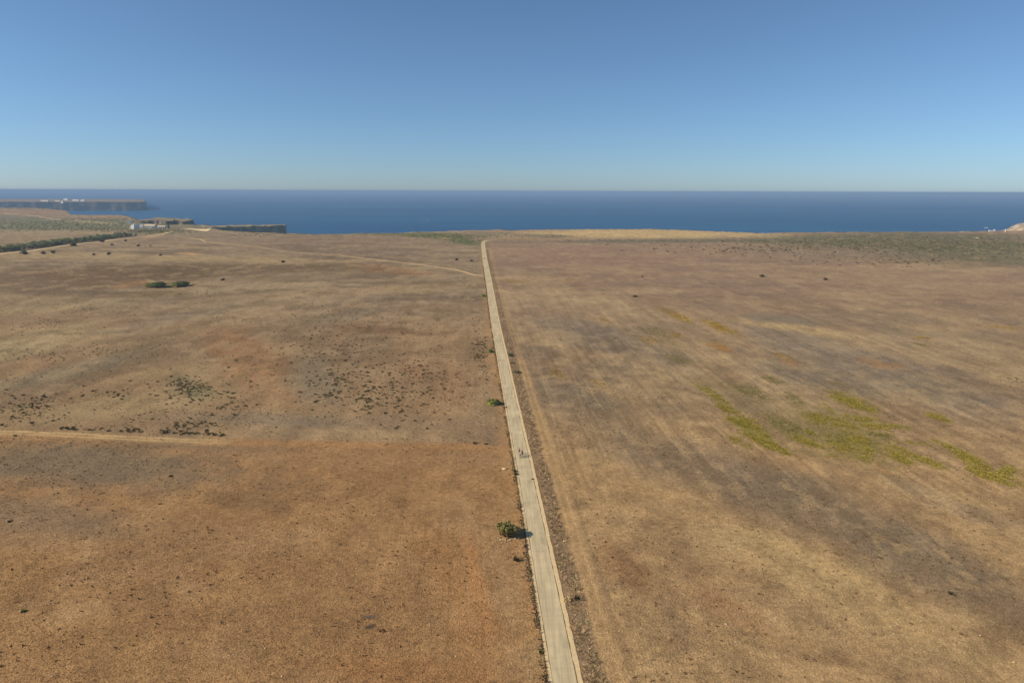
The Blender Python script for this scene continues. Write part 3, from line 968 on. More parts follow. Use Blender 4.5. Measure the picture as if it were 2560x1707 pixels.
# ---- low yellow-green herbs standing in the olive patches of the right field
parts = []
gr = np.random.default_rng(77)
for (px_, py_, ax, ay, b_, cn, st_) in HERB_PATCHES:
    if not isinstance(cn, str) or cn == 'orange' or (cn == 'olive' and st_ < 0.45):
        continue
    k = int(40 + 1.8 * math.hypot(ax, ay) * b_ * st_ * (0.6 if cn == 'olive' else 1.0))
    u, v = gr.normal(0, 0.55, k), gr.normal(0, 0.6, k)
    L = math.hypot(ax, ay)
    x, y = ground(px_ + u * ax - v * b_ * ay / L, py_ + u * ay + v * b_ * ax / L)
    ok = fbm(x / 2.6, y / 3.2, 82, 3) + 0.14 * gr.random(k) > 0.53
    x, y = x[ok], y[ok]
    k = len(x)
    hc = {'ygreen': alb(136, 121, 54), 'gold': alb(138, 110, 50), 'olive': alb(112, 102, 58)}[cn]
    z_ = 0.6 + 0.8 * gr.random(k)
    parts.append(blades(np.column_stack([x, y, 0 * x]), 0.16 * z_, 0.42 * z_, 5, hc[None] * (0.7 + 0.6 * gr.random((k, 1))), 78, 1.7))
stuff('olive_herbs', *merge(parts), M_dry)

# ---- weeds of the ditch strip right of the road, and the thin line left of it
parts = []
Yw = 80 + (900 - 80) * rng.random(9000) ** 1.7
sw = 2.95 + 3.1 * rng.random(len(Yw)) + 0.5 * (fbm(Yw / 4, Yw * 0, 91, 3) - .5)
keep = fbm(sw / 1.2, Yw / 3.0, 93, 3) + 0.24 * rng.random(len(Yw)) > 0.56
Yw, sw = Yw[keep], sw[keep]
xw = np.interp(Yw, RY, RX) + sw
wc = np.array([alb(164, 138, 106), alb(140, 116, 90), alb(108, 88, 66), alb(134, 120, 86), alb(92, 76, 54)])
cw = wc[rng.integers(0, 5, len(Yw))] * (0.8 + 0.4 * rng.random(len(Yw)))[:, None]
big = 0.6 + 0.9 * rng.random(len(Yw)) + 0.5 * (np.abs(sw - 5.9) < 0.5)
parts.append(blades(np.column_stack([xw, Yw, 0 * xw]), 0.30 * big, 0.065 * big, 13, cw * 1.55, 5, 1.9))
Yl = 80 + 620 * rng.random(5200) ** 1.6
sl = -2.62 - 0.9 * rng.random(len(Yl)) ** 2.2
keep = fbm(Yl / 5, Yl * 0, 95, 3) + 0.4 * rng.random(len(Yl)) > 0.58
Yl, sl = Yl[keep], sl[keep]
xl = np.interp(Yl, RY, RX) + sl
cl_ = wc[rng.integers(1, 5, len(Yl))] * (0.75 + 0.4 * rng.random(len(Yl)))[:, None]
bl = 0.5 + 0.8 * rng.random(len(Yl))
parts.append(blades(np.column_stack([xl, Yl, 0 * xl]), 0.26 * bl, 0.24 * bl, 5, cl_, 6, 0.9))
stuff('roadside_weeds', *merge(parts), M_dry)

# ---- low dark shrubs of the middle fields
shrub_cols = np.array([alb(112, 98, 58), alb(106, 84, 54), alb(122, 108, 66), alb(116, 90, 62), alb(92, 74, 48)])
green_cols = np.array([alb(106, 108, 54), alb(94, 96, 48), alb(122, 122, 66), alb(86, 86, 44)])
shrub_meshes, shrub_raw = [], []
for k in range(5):
    cs = shrub_cols if k < 3 else green_cols[:3] * 0.9
    v, f, c = leaf_cloud(54, 0.66, 0.6, 0.30, 0.10, 0.30, cs, 100 + k, 4, 0.5)
    shrub_raw.append((v, f, c))
    shrub_meshes.append(new_mesh('low_shrub', v, f, [M_leaf], c))

CL = [  # photo x, y, spread x, spread y, count, size, tilt
    (870, 880, 90, 55, 190, 1.0), (960, 960, 110, 45, 190, 1.15), (1000, 1010, 80, 30, 60, 1.2), (850, 975, 70, 28, 80, 1.25), (1040, 930, 70, 34, 90, 1.05),
    (900, 800, 130, 30, 140, .85), (1040, 790, 110, 26, 90, .8), (800, 850, 60, 40, 70, 1.0), (1200, 868, 16, 24, 70, 1.3), (1190, 800, 18, 40, 50, .9), (1120, 950, 60, 60, 60, .9), (1215, 960, 8, 60, 40, .8),
    (470, 965, 36, 16, 120, 1.05), (520, 985, 60, 26, 60, 1.05), (330, 985, 90, 16, 50, 1.05), (600, 960, 80, 40, 22, 1.3), (40, 1020, 50, 30, 70, 1.1), (90, 1010, 30, 16, 30, 1.2), (420, 1035, 120, 16, 26, 1.2),
    (100, 812, 50, 10, 80, .75), (240, 775, 70, 12, 90, .7), (60, 885, 60, 12, 36, .9), (130, 890, 36, 12, 30, .9), (250, 880, 50, 10, 40, .85), (370, 880, 40, 16, 24, .9), (560, 800, 50, 14, 90, .7), (300, 690, 200, 20, 40, .8), (480, 735, 60, 6, 40, .8),
    (1010, 690, 90, 14, 120, .75), (930, 668, 60, 8, 60, .75), (1130, 690, 40, 10, 60, .8), (1190, 665, 12, 20, 70, .9), (1180, 720, 24, 24, 70, .8), (1130, 750, 50, 24, 60, .75), (850, 720, 120, 16, 50, .7), (760, 780, 60, 20, 30, .8),
    (1950, 776, 40, 6, 40, .7), (2540, 948, 30, 8, 34, .8), (1960, 625, 200, 10, 130, 3.2), (1780, 622, 140, 8, 60, 3.0), (2150, 650, 140, 10, 60, 2.6), (2300, 655, 80, 8, 40, 3.0), (660, 1020, 220, 20, 24, 1.1), (700, 900, 120, 30, 24, 1.1)]
ZONES = {
    'row': ('dark shrub in the long row along the far edge of the dirt track', 'shrubs in the row along the dirt track'),
    'clump': ('olive shrub in the dense clump in the middle of the left field', 'shrubs of the dense clump in the left field'),
    'border': ('dark shrub in the loose patch at the left border above the dirt track', 'shrubs at the left border above the dirt track'),
    'slope': ('dark shrub scattered over the brown slope between orange soil and the road', 'shrubs scattered on the brown slope left of the road'),
    'road': ('dark shrub in the tight cluster against the left road verge', 'shrubs clustered against the left road verge'),
    'scrub': ('dark shrub dotted over the far right field below the cliff scrub', 'shrubs dotted over the far right field'),
    'thin': ('small shrub standing thinly scattered in the upper left field', 'shrubs scattered thinly in the upper left field')}


def zone_of(x, y):
    if x > 1300:
        return 'scrub'
    if x > 1165:
        return 'road'
    if 380 < x < 620 and 930 < y < 1000:
        return 'clump'
    if x < 140 and y > 990:
        return 'border'
    return 'slope' if x > 690 and y > 780 else 'thin'


S = []
for (x, y, sx, sy, n, sz) in CL:
    n = int(n * 1.7)
    gx = x + sx * rng.normal(0, 0.8, n)
    gy = y + sy * rng.normal(0, 0.8, n)
    ok = gy > 592
    gx, gy = gx[ok], gy[ok]
    wx, wy = ground(gx, gy)
    for a, b in zip(wx, wy):
        S.append((a, b, sz * (0.28 + 0.72 * rng.random() ** 2.2), zone_of(x, y)))
for _ in range(700):
    gx, gy = rng.uniform(0, 1230), rng.uniform(640, 1070)
    a, b = gp(gx, gy)
    if fbm(np.array(a / 25), np.array(b / 40), 55, 3) + 0.2 * rng.random() > 0.55:
        S.append((a, b, 0.3 + 0.4 * rng.random() ** 2, 'thin'))
# the dark row along the far side of the near track
for _ in range(110):
    px = rng.choice([rng.uniform(400, 480), rng.uniform(480, 560), rng.uniform(300, 360), rng.uniform(150, 300), rng.uniform(385, 560)])
    py = np.interp(px, [0, 150, 300, 450, 560], [1070, 1075, 1079, 1086, 1090]) - abs(rng.normal(0, 1)) * 5
    a, b = gp(px, py)
    S.append((a, b, 0.4 + 0.7 * rng.random(), 'row'))
for _ in range(60):
    px, py = rng.uniform(430, 540), 1062 + rng.normal(0, 1) * 6
    a, b = gp(px, py)
    S.append((a, b, 0.35 + 0.5 * rng.random(), 'row'))
S = [t for t in S if abs(float(road_s(np.array(t[0]), np.array(t[1])))) > 3.6 or t[1] > 905]
S = [t for t in S if not (-22 < t[0] - gp(1268, 1335)[0] < 6 and abs(t[1] - gp(1268, 1335)[1]) < 4)]
S.sort(key=lambda t: -t[2] / math.hypot(t[0], t[1]))
big_s, small_s = S[:296], S[296:]
for k, (x, y, z, zn) in enumerate(big_s):
    v = int(rng.choice([0, 1, 2, 0, 1, 2, 3, 4]))
    o = link('low_shrub', shrub_meshes[v], None, (x, y, 0), (0, 0, rng.random() * 6.28), (z * (0.9 + .3 * rng.random()), z * (0.9 + .3 * rng.random()), z))
    tag(o, ZONES[zn][0], 'shrub', ZONES[zn][1])
parts = []
for (x, y, z, zn) in small_s:
    v, f, c = shrub_raw[int(rng.choice([0, 1, 2, 0, 1, 3]))]
    a = rng.random() * 6.28
    ca, sa = math.cos(a) * z, math.sin(a) * z
    vv = np.stack([v[:, 0] * ca - v[:, 1] * sa + x, v[:, 0] * sa + v[:, 1] * ca + y, v[:, 2] * z], 1)
    parts.append((vv, f, c))
stuff('small_shrubs', *merge(parts), M_leaf)

# ---- matted scrub on the far right, on the cliff-top green patch and on the land far left
parts = []
for (x, y, sx, sy, n, sz, pal) in [(2380, 614, 260, 24, 1000, 2.3, 0), (2080, 606, 220, 12, 420, 2.3, 0), (1110, 590, 95, 6, 500, 1.5, 1), (1160, 602, 40, 7, 240, 1.3, 1), (1350, 590, 120, 5, 160, 1.6, 0), (1700, 602, 340, 4, 240, 1.7, 0),
                                   (180, 560, 200, 8, 500, 2.6, 1), (390, 578, 70, 6, 420, 2.0, 1), (250, 572, 120, 6, 300, 2.2, 1), (60, 572, 140, 6, 160, 2.4, 1), (900, 585, 200, 1.6, 160, 1.6, 0), (640, 588, 60, 3, 60, 1.6, 0), (250, 548, 80, 4, 90, 2.6, 0)]:
    gx, gy = x + sx * rng.normal(0, .6, n), y + sy * rng.normal(0, .6, n)
    wx, wy = ground(gx, gy)
    az = np.arctan2(wx, wy)
    ok = np.hypot(wx, wy) < np.interp(az, edge_az, edge_r) * 0.985
    for a, b in zip(wx[ok], wy[ok]):
        v, f, c = shrub_raw[int(rng.integers(0, 5)) if pal == 0 else int(rng.choice([3, 4, 0]))]
        z = sz * (0.5 + 0.8 * rng.random())
        t = rng.random() * 6.28
        ca, sa = math.cos(t) * z, math.sin(t) * z
        parts.append((np.stack([v[:, 0] * ca - v[:, 1] * sa + a, v[:, 0] * sa + v[:, 1] * ca + b, v[:, 2] * z * .8], 1), f, c * (0.95 if pal == 0 else 1.5)))
stuff('coastal_scrub', *merge(parts), M_leaf)

# ------------------------------------------------------------------ single bushes
def bush(name, label, cat, px, py, rx, ry, rz, n, size, cols, seed, lobes=7, group=None, dome=False):
    x, y = gp(px, py)
    v, f, c = leaf_cloud(n, rx, ry, rz, rz * 0.55, size, cols, seed, lobes, 0.6)
    if dome:      # leaves also all over one rounded cushion
        g = np.random.default_rng(seed + 1)
        d = g.normal(0, 1, (n * 2, 3))
        d[:, 2] = np.abs(d[:, 2])
        d /= np.linalg.norm(d, axis=1)[:, None]
        p = d * np.array([rx * .95, ry * .95, rz * .95]) * (0.93 + 0.1 * g.random((n * 2, 1)))
        t_ = np.cross(d + g.normal(0, .35, d.shape), g.normal(0, 1, d.shape))
        t_ /= np.linalg.norm(t_, axis=1)[:, None]
        b_ = np.cross(d, t_)
        s_ = size * (0.6 + .7 * g.random((n * 2, 1)))
        V2 = np.stack([p - t_ * s_ * .5, p + b_ * s_ * .45, p + t_ * s_ * .6, p - b_ * s_ * .45], 1).reshape(-1, 3)
        i_ = np.arange(n * 2)[:, None] * 4
        F2 = np.concatenate([i_ + np.array([[0, 1, 2]]), i_ + np.array([[0, 2, 3]])], 0)
        C2 = np.repeat(cols[g.integers(0, len(cols), n * 2)] * (0.8 + 0.4 * g.random((n * 2, 1))), 4, 0)
        v, f, c = merge([(v * 0.9, f, c), (V2, F2, C2)])
    v[:, 2] = np.maximum(v[:, 2], 0.02)
    t = thing(name, label, cat, (x, y, 0), 0, group)
    link('crown', new_mesh('crown', v, f, [M_leaf], c), t)
    bm = bmesh.new()
    for k in range(4):
        a = k * 1.57 + seed
        bmesh.ops.create_cone(bm, cap_ends=True, segments=6, radius1=0.045 * rx, radius2=0.02 * rx, depth=rz * 0.9,
                              matrix=Matrix.Translation((0.1 * rx * math.cos(a), 0.1 * rx * math.sin(a), rz * 0.44)) @ Matrix.Rotation(0.35, 4, (math.sin(a), -math.cos(a), 0)))
    me = bpy.data.meshes.new('trunk')
    bm.to_mesh(me)
    bm.free()
    me.materials.append(M_bark)
    link('trunk', me, t)
    return t


lush = np.array([alb(116, 116, 58), alb(102, 102, 48), alb(130, 128, 70), alb(92, 90, 44)])
dkgreen = np.array([alb(94, 94, 54), alb(78, 78, 44), alb(108, 106, 64)])
greyish = np.array([alb(108, 108, 78), alb(90, 90, 62), alb(122, 120, 88)])
dark = np.array([alb(84, 74, 48), alb(70, 62, 42), alb(98, 86, 56)])
bush('round_bush', 'round dense green bush at the left edge of the road beyond the cyclists', 'bush', 1234, 1009, 2.6, 3.0, 1.5, 1300, 0.36, lush * 1.1, 41, 9, dome=True)
bush('green_bush', 'small green bush left of the road, farthest one before the path junction', 'bush', 1208, 741, 2.2, 2.4, 1.2, 420, 0.4, lush, 42, dome=True)
bush('green_bush', 'small green bush left of the road at the end of a dark shrub cluster', 'bush', 1226, 880, 1.7, 1.8, 1.0, 420, 0.32, lush, 43, dome=True)
bush('olive_bush', 'low olive bush right of the road, first of a row of three from the sea', 'bush', 1276, 890, 1.5, 1.3, 0.9, 300, 0.3, dkgreen, 44)
bush('grey_bush', 'low grey green bush right of the road in the middle of a row of three', 'bush', 1281, 909, 1.3, 1.2, 0.7, 260, 0.3, greyish, 45)
bush('olive_bush', 'long low dark bush right of the road, nearest of a row of three', 'bush', 1292, 932, 2.2, 1.4, 0.8, 380, 0.3, dkgreen, 46)
bush('hollow_bush', 'broad dark green bush in a field hollow, the left one of a pair', 'bush', 391, 713, 7.6, 9, 1.5, 1500, 0.9, np.vstack([dkgreen, green_cols]) * 1.2, 47, 12, dome=True)
bush('hollow_bush', 'broad dark green bush in a field hollow, the right one of a pair', 'bush', 447, 712, 7.4, 9, 1.6, 1500, 0.9, np.vstack([dkgreen, green_cols]) * 1.2, 48, 12, dome=True)
singles = [(2063, 700, 1.9, 'rounded dark bush alone in the right field, rightmost of two'), (1903, 692, 2.4, 'flat dark bush in the right field next to a pale streak'), (1587, 742, 1.8, 'lone dark bush in the right field nearest the road'),
           (707, 656, 2.2, 'lone dark bush just below the diagonal path'), (557, 701, 2.0, 'lone dark bush right of the paired hollow bushes'), (1142, 651, 2.2, 'dark round bush near the far end of the road, left of another'), (1178, 653, 2.0, 'dark bush close to the left of the road near its far end'),
           (60, 634, 4.5, 'wide grey green bush below the hedge path at the left'), (62, 636, 3.0, 'low dark bush hugging the wide bush below the hedge path'), (108, 635, 3.0, 'dark bush below the hedge path with a dry field behind'), (133, 633, 3.4, 'grey green bush on the slope below the hedge path'),
           (184, 615, 5.0, 'broad green bush directly under the hedge path'), (255, 604.5, 3.4, 'dark tree-like bush touching the lower edge of the hedge path'), (280, 613, 3.0, 'grey bush in the far left field below the hedge'), (314, 603, 2.2, 'small bush below the right end of the hedge path'),
           (346, 615.5, 2.4, 'dark tall bush in the far left field, left of a small one'), (376, 614.5, 1.4, 'tiny dark bush in the far left field beside a pale patch'), (235, 638, 2.2, 'small dark bush with a leaning top in the left field'), (272, 637, 2.8, 'dark bush with a long shadow in the left field'), (401, 639, 2.0, 'single dark bush near the pale band of the left field'), (1605, 692, 1.0, 'tiny dark bush in the right field near the scrub line')]
for i, (x, y, r, lb) in enumerate(singles):
    cs = greyish * 0.8 if 'grey' in lb else (dkgreen * 0.8 if 'green' in lb else dark)
    bush('field_bush', lb, 'bush', x, y, r, r * 0.95, r * 0.62, 260, 0.24 * r + 0.12, cs, 60 + i, 6)

# ------------------------------------------------------------------ hedge of trees along the far left path
tree_protos = []
for k in range(5):
    root = thing('hedge_tree', 'grey green tree packed in the long hedge beside the pale path', 'tree', (0, 0, 0), 0, 'trees of the long hedge beside the far left path')
    cs = np.array([greyish * 1.9, dkgreen * 2.1, np.vstack([greyish * 1.9, dkgreen * 1.8]), dkgreen * 2.1, greyish * 1.8][k])
    v, f, c = leaf_cloud(190, 3.0, 3.0, 2.4, 3.1, 0.95, cs, 200 + k, 7, 0.5)
    link('crown', new_mesh('crown', v, f, [M_leaf], c), root)
    bm = bmesh.new()
    bmesh.ops.create_cone(bm, cap_ends=True, segments=7, radius1=0.28, radius2=0.12, depth=3.4, matrix=Matrix.Translation((0, 0, 1.65)))
    for a in (0.4, 2.4, 4.6):
        bmesh.ops.create_cone(bm, cap_ends=True, segments=5, radius1=0.11, radius2=0.04, depth=2.2,
                              matrix=Matrix.Translation((0.6 * math.cos(a), 0.6 * math.sin(a), 3.0)) @ Matrix.Rotation(0.6, 4, (-math.sin(a), math.cos(a), 0)))
    me = bpy.data.meshes.new('trunk')
    bm.to_mesh(me)
    bm.free()
    me.materials.append(M_bark)
    link('trunk', me, root)
    tree_protos.append(root)
hl = px_line([(-80, 641), (0, 632), (60, 626.5), (107, 620.5), (143, 615), (170, 611.5), (205, 607), (250, 602.5), (286, 597.5), (321, 593.5), (352, 591)], 5.4)
used = 0
for j, p in enumerate(hl):
    for row in range(3):
        ox = -11.0 - 6.5 * row + rng.normal(0, 1.2)
        px_, py_ = p[0] + ox, p[1] + rng.normal(0, 1.4) + 2.0 * row
        if used < 5:
            o = tree_protos[used]
        else:
            o = copy_tree(tree_protos[int(rng.integers(0, 5))])
        used += 1
        z = 0.85 + 0.5 * rng.random()
        o.location = (px_, py_, 0)
        sec = min(2, int(3 * j / len(hl)))
        o['label'] = ('grey green tree in the near left end of the long hedge', 'grey green tree in the middle stretch of the long hedge', 'grey green tree in the far end of the long hedge towards the houses')[sec]
        o['group'] = ('trees at the near end of the hedge', 'trees in the middle of the hedge', 'trees at the far end of the hedge')[sec]
        o.rotation_euler = (0, 0, rng.random() * 6.28)
        o.scale = (z * 1.05, z * 1.05, z)


# ------------------------------------------------------------------ prickly pear at the road
def prickly_pear():
    x, y = gp(1268, 1337)
    t = thing('prickly_pear', 'big prickly pear cactus bush at the left edge of the road', 'cactus', (x, y, 0), 0, None, (1.12, 1.12, 1.0))
    g = np.random.default_rng(8)
    bm0 = bmesh.new()
    bmesh.ops.create_icosphere(bm0, subdivisions=2, radius=1.0)
    base = np.array([v.co[:] for v in bm0.verts])
    tri = np.array([[v.index for v in f.verts] for f in bm0.faces])
    bm0.free()
    pads = base.copy()
    pads[:, 2] = (pads[:, 2] + 1) * 0.5
    pads[:, 0] *= 0.30 + 0.14 * pads[:, 2]
    pads[:, 1] *= 0.055
    pads[:, 2] *= 0.95
    pal = np.array([alb(134, 130, 66), alb(112, 104, 48), alb(164, 160, 96), alb(92, 82, 44), alb(122, 110, 62)])
    parts, olds, trunkp = [], [], []

    def put(p, R3, s, c, lst):
        v = (pads * s) @ R3.T + p
        lst.append((v, tri, np.ones((len(v), 3)) * c * (0.8 + 0.4 * g.random())))

    def rot(az, tilt, spin):
        return np.array(Matrix.Rotation(az, 3, 'Z') @ Matrix.Rotation(tilt, 3, 'Y') @ Matrix.Rotation(spin, 3, 'Z'))

    def grow(p, az, tilt, s, depth):
        Rm = rot(az, tilt, g.random() * 6.28)
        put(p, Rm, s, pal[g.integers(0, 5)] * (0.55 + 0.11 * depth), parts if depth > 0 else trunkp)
        tip = p + Rm @ np.array([0, 0, 0.9 * s])
        if depth < 4:
            for _ in range(2 if depth < 3 else int(g.integers(1, 3))):
                grow(tip, az + g.normal(0, 0.7), min(1.5, max(0.0, tilt * 0.9 + g.normal(0.04, 0.34))), s * (0.86 + 0.1 * g.random()), depth + 1)

    for k in range(34):
        a = k / 34 * 6.28 + g.normal(0, .2)
        rr = 1.25 * g.random() ** 0.5
        grow(np.array([math.cos(a) * rr, math.sin(a) * rr, 0.0]), a, 0.05 + 0.6 * g.random(), 0.56 + 0.12 * g.random(), 0)
    for k in range(22):
        a, rr = g.uniform(3.6, 5.8), 1.9 + 0.7 * g.random()
        put(np.array([math.cos(a) * rr, math.sin(a) * rr, 0.06]), rot(g.random() * 6.28, 1.45, 0.0), 0.45, alb(190, 176, 146), olds)
    for v, f, c in parts + trunkp:
        v[:, 2] = np.maximum(v[:, 2], 0.0)
    M_pad = vcol_mat('cactus skin', 0.55, 0.35, [(4.0, 0.8, 1.2, None, None)])
    v, f, c = merge(parts)
    link('crown', new_mesh('crown', v, f, [M_pad], c, True), t)
    v, f, c = merge(trunkp)
    link('trunk', new_mesh('trunk', v, f, [M_pad], c, True), t)
    v, f, c = merge(olds)
    o = link('fallen_pads', new_mesh('fallen_pads', v, f, [M_pad], c, True), t)
    o['label'] = 'pale dried pads lying at the foot'
    return t


prickly_pear()

# ------------------------------------------------------------------ stones and small plants by the road
M_stone = flat_mat('pale limestone', alb(206, 184, 150), 0.95, 0.1, (3, 0.8, 1.15), (5, 0.1, 0.5))


def stone_mesh(seed, sub=2):
    bm = bmesh.new()
    bmesh.ops.create_icosphere(bm, subdivisions=sub, radius=1.0)
    g = random.Random(seed)
    off = Vector((g.random() * 9, g.random() * 9, g.random() * 9))
    from mathutils import noise as mn
    for v in bm.verts:
        v.co *= 1 + 0.45 * mn.noise(v.co * 1.3 + off)
        v.co.z = max(-0.25, v.co.z * 0.7)
    me = bpy.data.meshes.new('stone')
    bm.to_mesh(me)
    bm.free()
    me.materials.append(M_stone)
    return me


x, y = gp(1261, 1173)
tag(link('boulder', stone_mesh(1), None, (x, y, 0.12), (0, 0, 0.4), (0.62, 0.48, 0.5)), 'pale boulder on the left verge just before the cyclists', 'boulder')
sm = [stone_mesh(k, 1) for k in range(2, 6)]
SP = [(604, 1294, 0), (891, 1421, 0), (1074, 1560, 0), (1140, 1640, 0), (124, 1507, 0), (156, 1585, 0), (663, 1620, 0), (270, 1703, 0), (130, 1690, 0), (760, 1264, 0), (1190, 1655, 0), (705, 1690, 0),
      (1936, 1395, 1), (2451, 1588, 1), (2300, 1540, 1), (2235, 1584, 1), (2280, 1620, 1), (1910, 1495, 1), (1815, 1560, 1), (2100, 1622, 1), (2534, 1655, 1), (1470, 1534, 1), (1410, 1272, 1), (1385, 1270, 1), (2000, 1500, 1), (1780, 1560, 1), (2020, 1180, 1), (1832, 1029, 1)]
for i, (px, py, side) in enumerate(SP):
    x, y = gp(px, py)
    z = 0.10 + 0.07 * rng.random()
    tag(link('stone', sm[i % 4], None, (x, y, 0.06), (0, 0, i), (z * 1.2, z, z)),
        'small pale stone in the brown field left of the road' if side == 0 else 'small pale stone in the dry field right of the road', 'stone',
        'pale stones in the field left of the road' if side == 0 else 'pale stones in the field right of the road')


def small_plant(name, label, px, py, rad, h, cols, seed, cat='plant', n=26):
    x, y = gp(px, py)
    g = np.random.default_rng(seed)
    P = np.column_stack([x * 0 + g.normal(0, rad * 0.4, n), g.normal(0, rad * 0.4, n), np.zeros(n)])
    v, f, c = blades(P, np.full(n, h), np.full(n, rad * 0.45), 4, np.asarray(cols)[g.integers(0, len(cols), n)], seed, 0.8)
    t = tag(link(name, new_mesh(name, v, f, [M_leaf], c), None, (x, y, 0)), label, cat)
    return t


small_plant('dead_plant', 'dead dark upright plant on the left verge nearest the camera', 1290, 1400, 0.5, 0.95, dark, 31)
small_plant('dark_tuft', 'dark tuft on the left road edge, farther of two near the cyclists', 1288, 1179, 0.5, 0.6, dark, 32)
small_plant('dark_tuft', 'dark tuft on the left road edge, nearer of two near the cyclists', 1290, 1186, 0.55, 0.6, dark, 33)
small_plant('brown_tuft', 'brown tuft in the right edge strip of the road behind the cyclists', 1331, 1198, 0.35, 0.3, dark * 1.4, 34)
small_plant('green_tuft', 'fresh green tuft at the left road edge at the bottom of the photo', 1353, 1630, 0.38, 0.35, lush * 0.8, 35)
small_plant('dark_tuft', 'dark low shrub at the field corner beside the track end', 1188, 1108, 0.9, 0.5, shrub_cols, 36)
small_plant('dark_tuft', 'small dark shrub at the very end of the track near the road', 1216, 1110, 0.6, 0.45, shrub_cols, 37)
small_plant('dry_plant', 'pale bleached dry plant in the weeds right of the road', 1418, 1500, 0.7, 0.6, [alb(200, 180, 140), alb(180, 158, 116)], 38)
small_plant('dark_plant', 'dark bushy weed in the ditch right of the road', 1443, 1496, 0.6, 0.6, dark, 39)
small_plant('dark_plant', 'dark winged weed alone in the right field', 2378, 1484, 0.6, 0.4, dark, 40)
small_plant('green_shrublet', 'tiny green plant alone in the near left field', 58, 1528, 0.5, 0.4, green_cols, 41)
small_plant('dark_plant', 'dark flat weed near the left border of the near field', 24, 1304, 0.6, 0.3, dark, 42)
small_plant('dark_plant', 'dark low weed alone in the upper near left field', 428, 1190, 0.5, 0.35, dark, 43)
# drain stone on the road
bm = bmesh.new()
bmesh.ops.create_cone(bm, cap_ends=True, segments=8, radius1=0.24, radius2=0.16, depth=0.5, matrix=Matrix.Translation((0, 0, 0.25)))
bmesh.ops.create_icosphere(bm, subdivisions=1, radius=0.17, matrix=Matrix.Translation((0, 0, 0.5)))
me = bpy.data.meshes.new('marker')
bm.to_mesh(me)
bm.free()
me.materials.append(flat_mat('dark stone', alb(84, 70, 54), 0.9, 0.1))
x, y = gp(1265, 1019)
tag(link('marker_stone', me, None, (x, y, 0.03)), 'small dark marker stone in the left edge strip beside the round bush', 'stone')

# ------------------------------------------------------------------ buildings
M_white = flat_mat('white render', (0.80, 0.78, 0.73), 0.85, 0.2, (0.5, 0.93, 1.04))
M_cream = flat_mat('cream render', (0.74, 0.66, 0.50), 0.85, 0.2, (0.3, 0.92, 1.05))
M_greyw = flat_mat('grey and shaded render', (0.60, 0.60, 0.58), 0.85, 0.2, (0.5, 0.9, 1.06))  # plain grey on the wing; carries the painted shade of the long house
M_tile = flat_mat('sandy roof tiles', (0.74, 0.58, 0.36), 0.9, 0.1, (1.2, 0.82, 1.15))
M_glass = flat_mat('dark window glass', (0.03, 0.035, 0.045), 0.12, 0.5)
M_door = flat_mat('brown wood', (0.16, 0.10, 0.06), 0.7, 0.2)


def box_bm(bm, x0, x1, y0, y1, z0, z1):
    vs = [bm.verts.new(p) for p in ((x0, y0, z0), (x1, y0, z0), (x1, y1, z0), (x0, y1, z0), (x0, y0, z1), (x1, y0, z1), (x1, y1, z1), (x0, y1, z1))]
    for f in ((3, 2, 1, 0), (4, 5, 6, 7), (0, 1, 5, 4), (1, 2, 6, 5), (2, 3, 7, 6), (3, 0, 4, 7)):
        bm.faces.new([vs[i] for i in f])


def boxes(name, bl, mat, parent):
    bm = bmesh.new()
    for b in bl:
        box_bm(bm, *b)
    me = bpy.data.meshes.new(name)
    bm.to_mesh(me)
    bm.free()
    me.materials.append(mat)
    return link(name, me, parent)


def window_on(parent, x, z, w, h, y, name='window'):
    """Window set into the wall face that looks towards -y at depth y: frame proud, pane behind it."""
    fr = boxes(name, [(x - w / 2 - .08, x + w / 2 + .08, y - .06, y + .1, z - .1, z), (x - w / 2 - .08, x + w / 2 + .08, y - .06, y + .1, z + h, z + h + .1),
                      (x - w / 2 - .08, x - w / 2, y - .06, y + .1, z, z + h), (x + w / 2, x + w / 2 + .08, y - .06, y + .1, z, z + h)], M_white, parent)
    boxes('pane', [(x - w / 2, x + w / 2, y - .03, y + .05, z, z + h)], M_glass, fr)


def gable(name, x0, x1, y0, y1, z, rise, over, mat, parent, along='x'):
    x0, x1, y0, y1 = x0 - over, x1 + over, y0 - over, y1 + over
    if along == 'x':
        ym = (y0 + y1) / 2
        V = [(x0, y0, z), (x1, y0, z), (x1, y1, z), (x0, y1, z), (x0, ym, z + rise), (x1, ym, z + rise)]
        F = [(0, 1, 5, 4), (2, 3, 4, 5), (3, 0, 4), (1, 2, 5), (3, 2, 1, 0)]
    else:
        xm = (x0 + x1) / 2
        V = [(x0, y0, z), (x1, y0, z), (x1, y1, z), (x0, y1, z), (xm, y0, z + rise), (xm, y1, z + rise)]
        F = [(0, 1, 4), (1, 2, 5, 4), (2, 3, 5), (3, 0, 4, 5), (3, 2, 1, 0)]
    me = new_mesh(name, np.array(V), F, [mat])
    return link(name, me, parent)


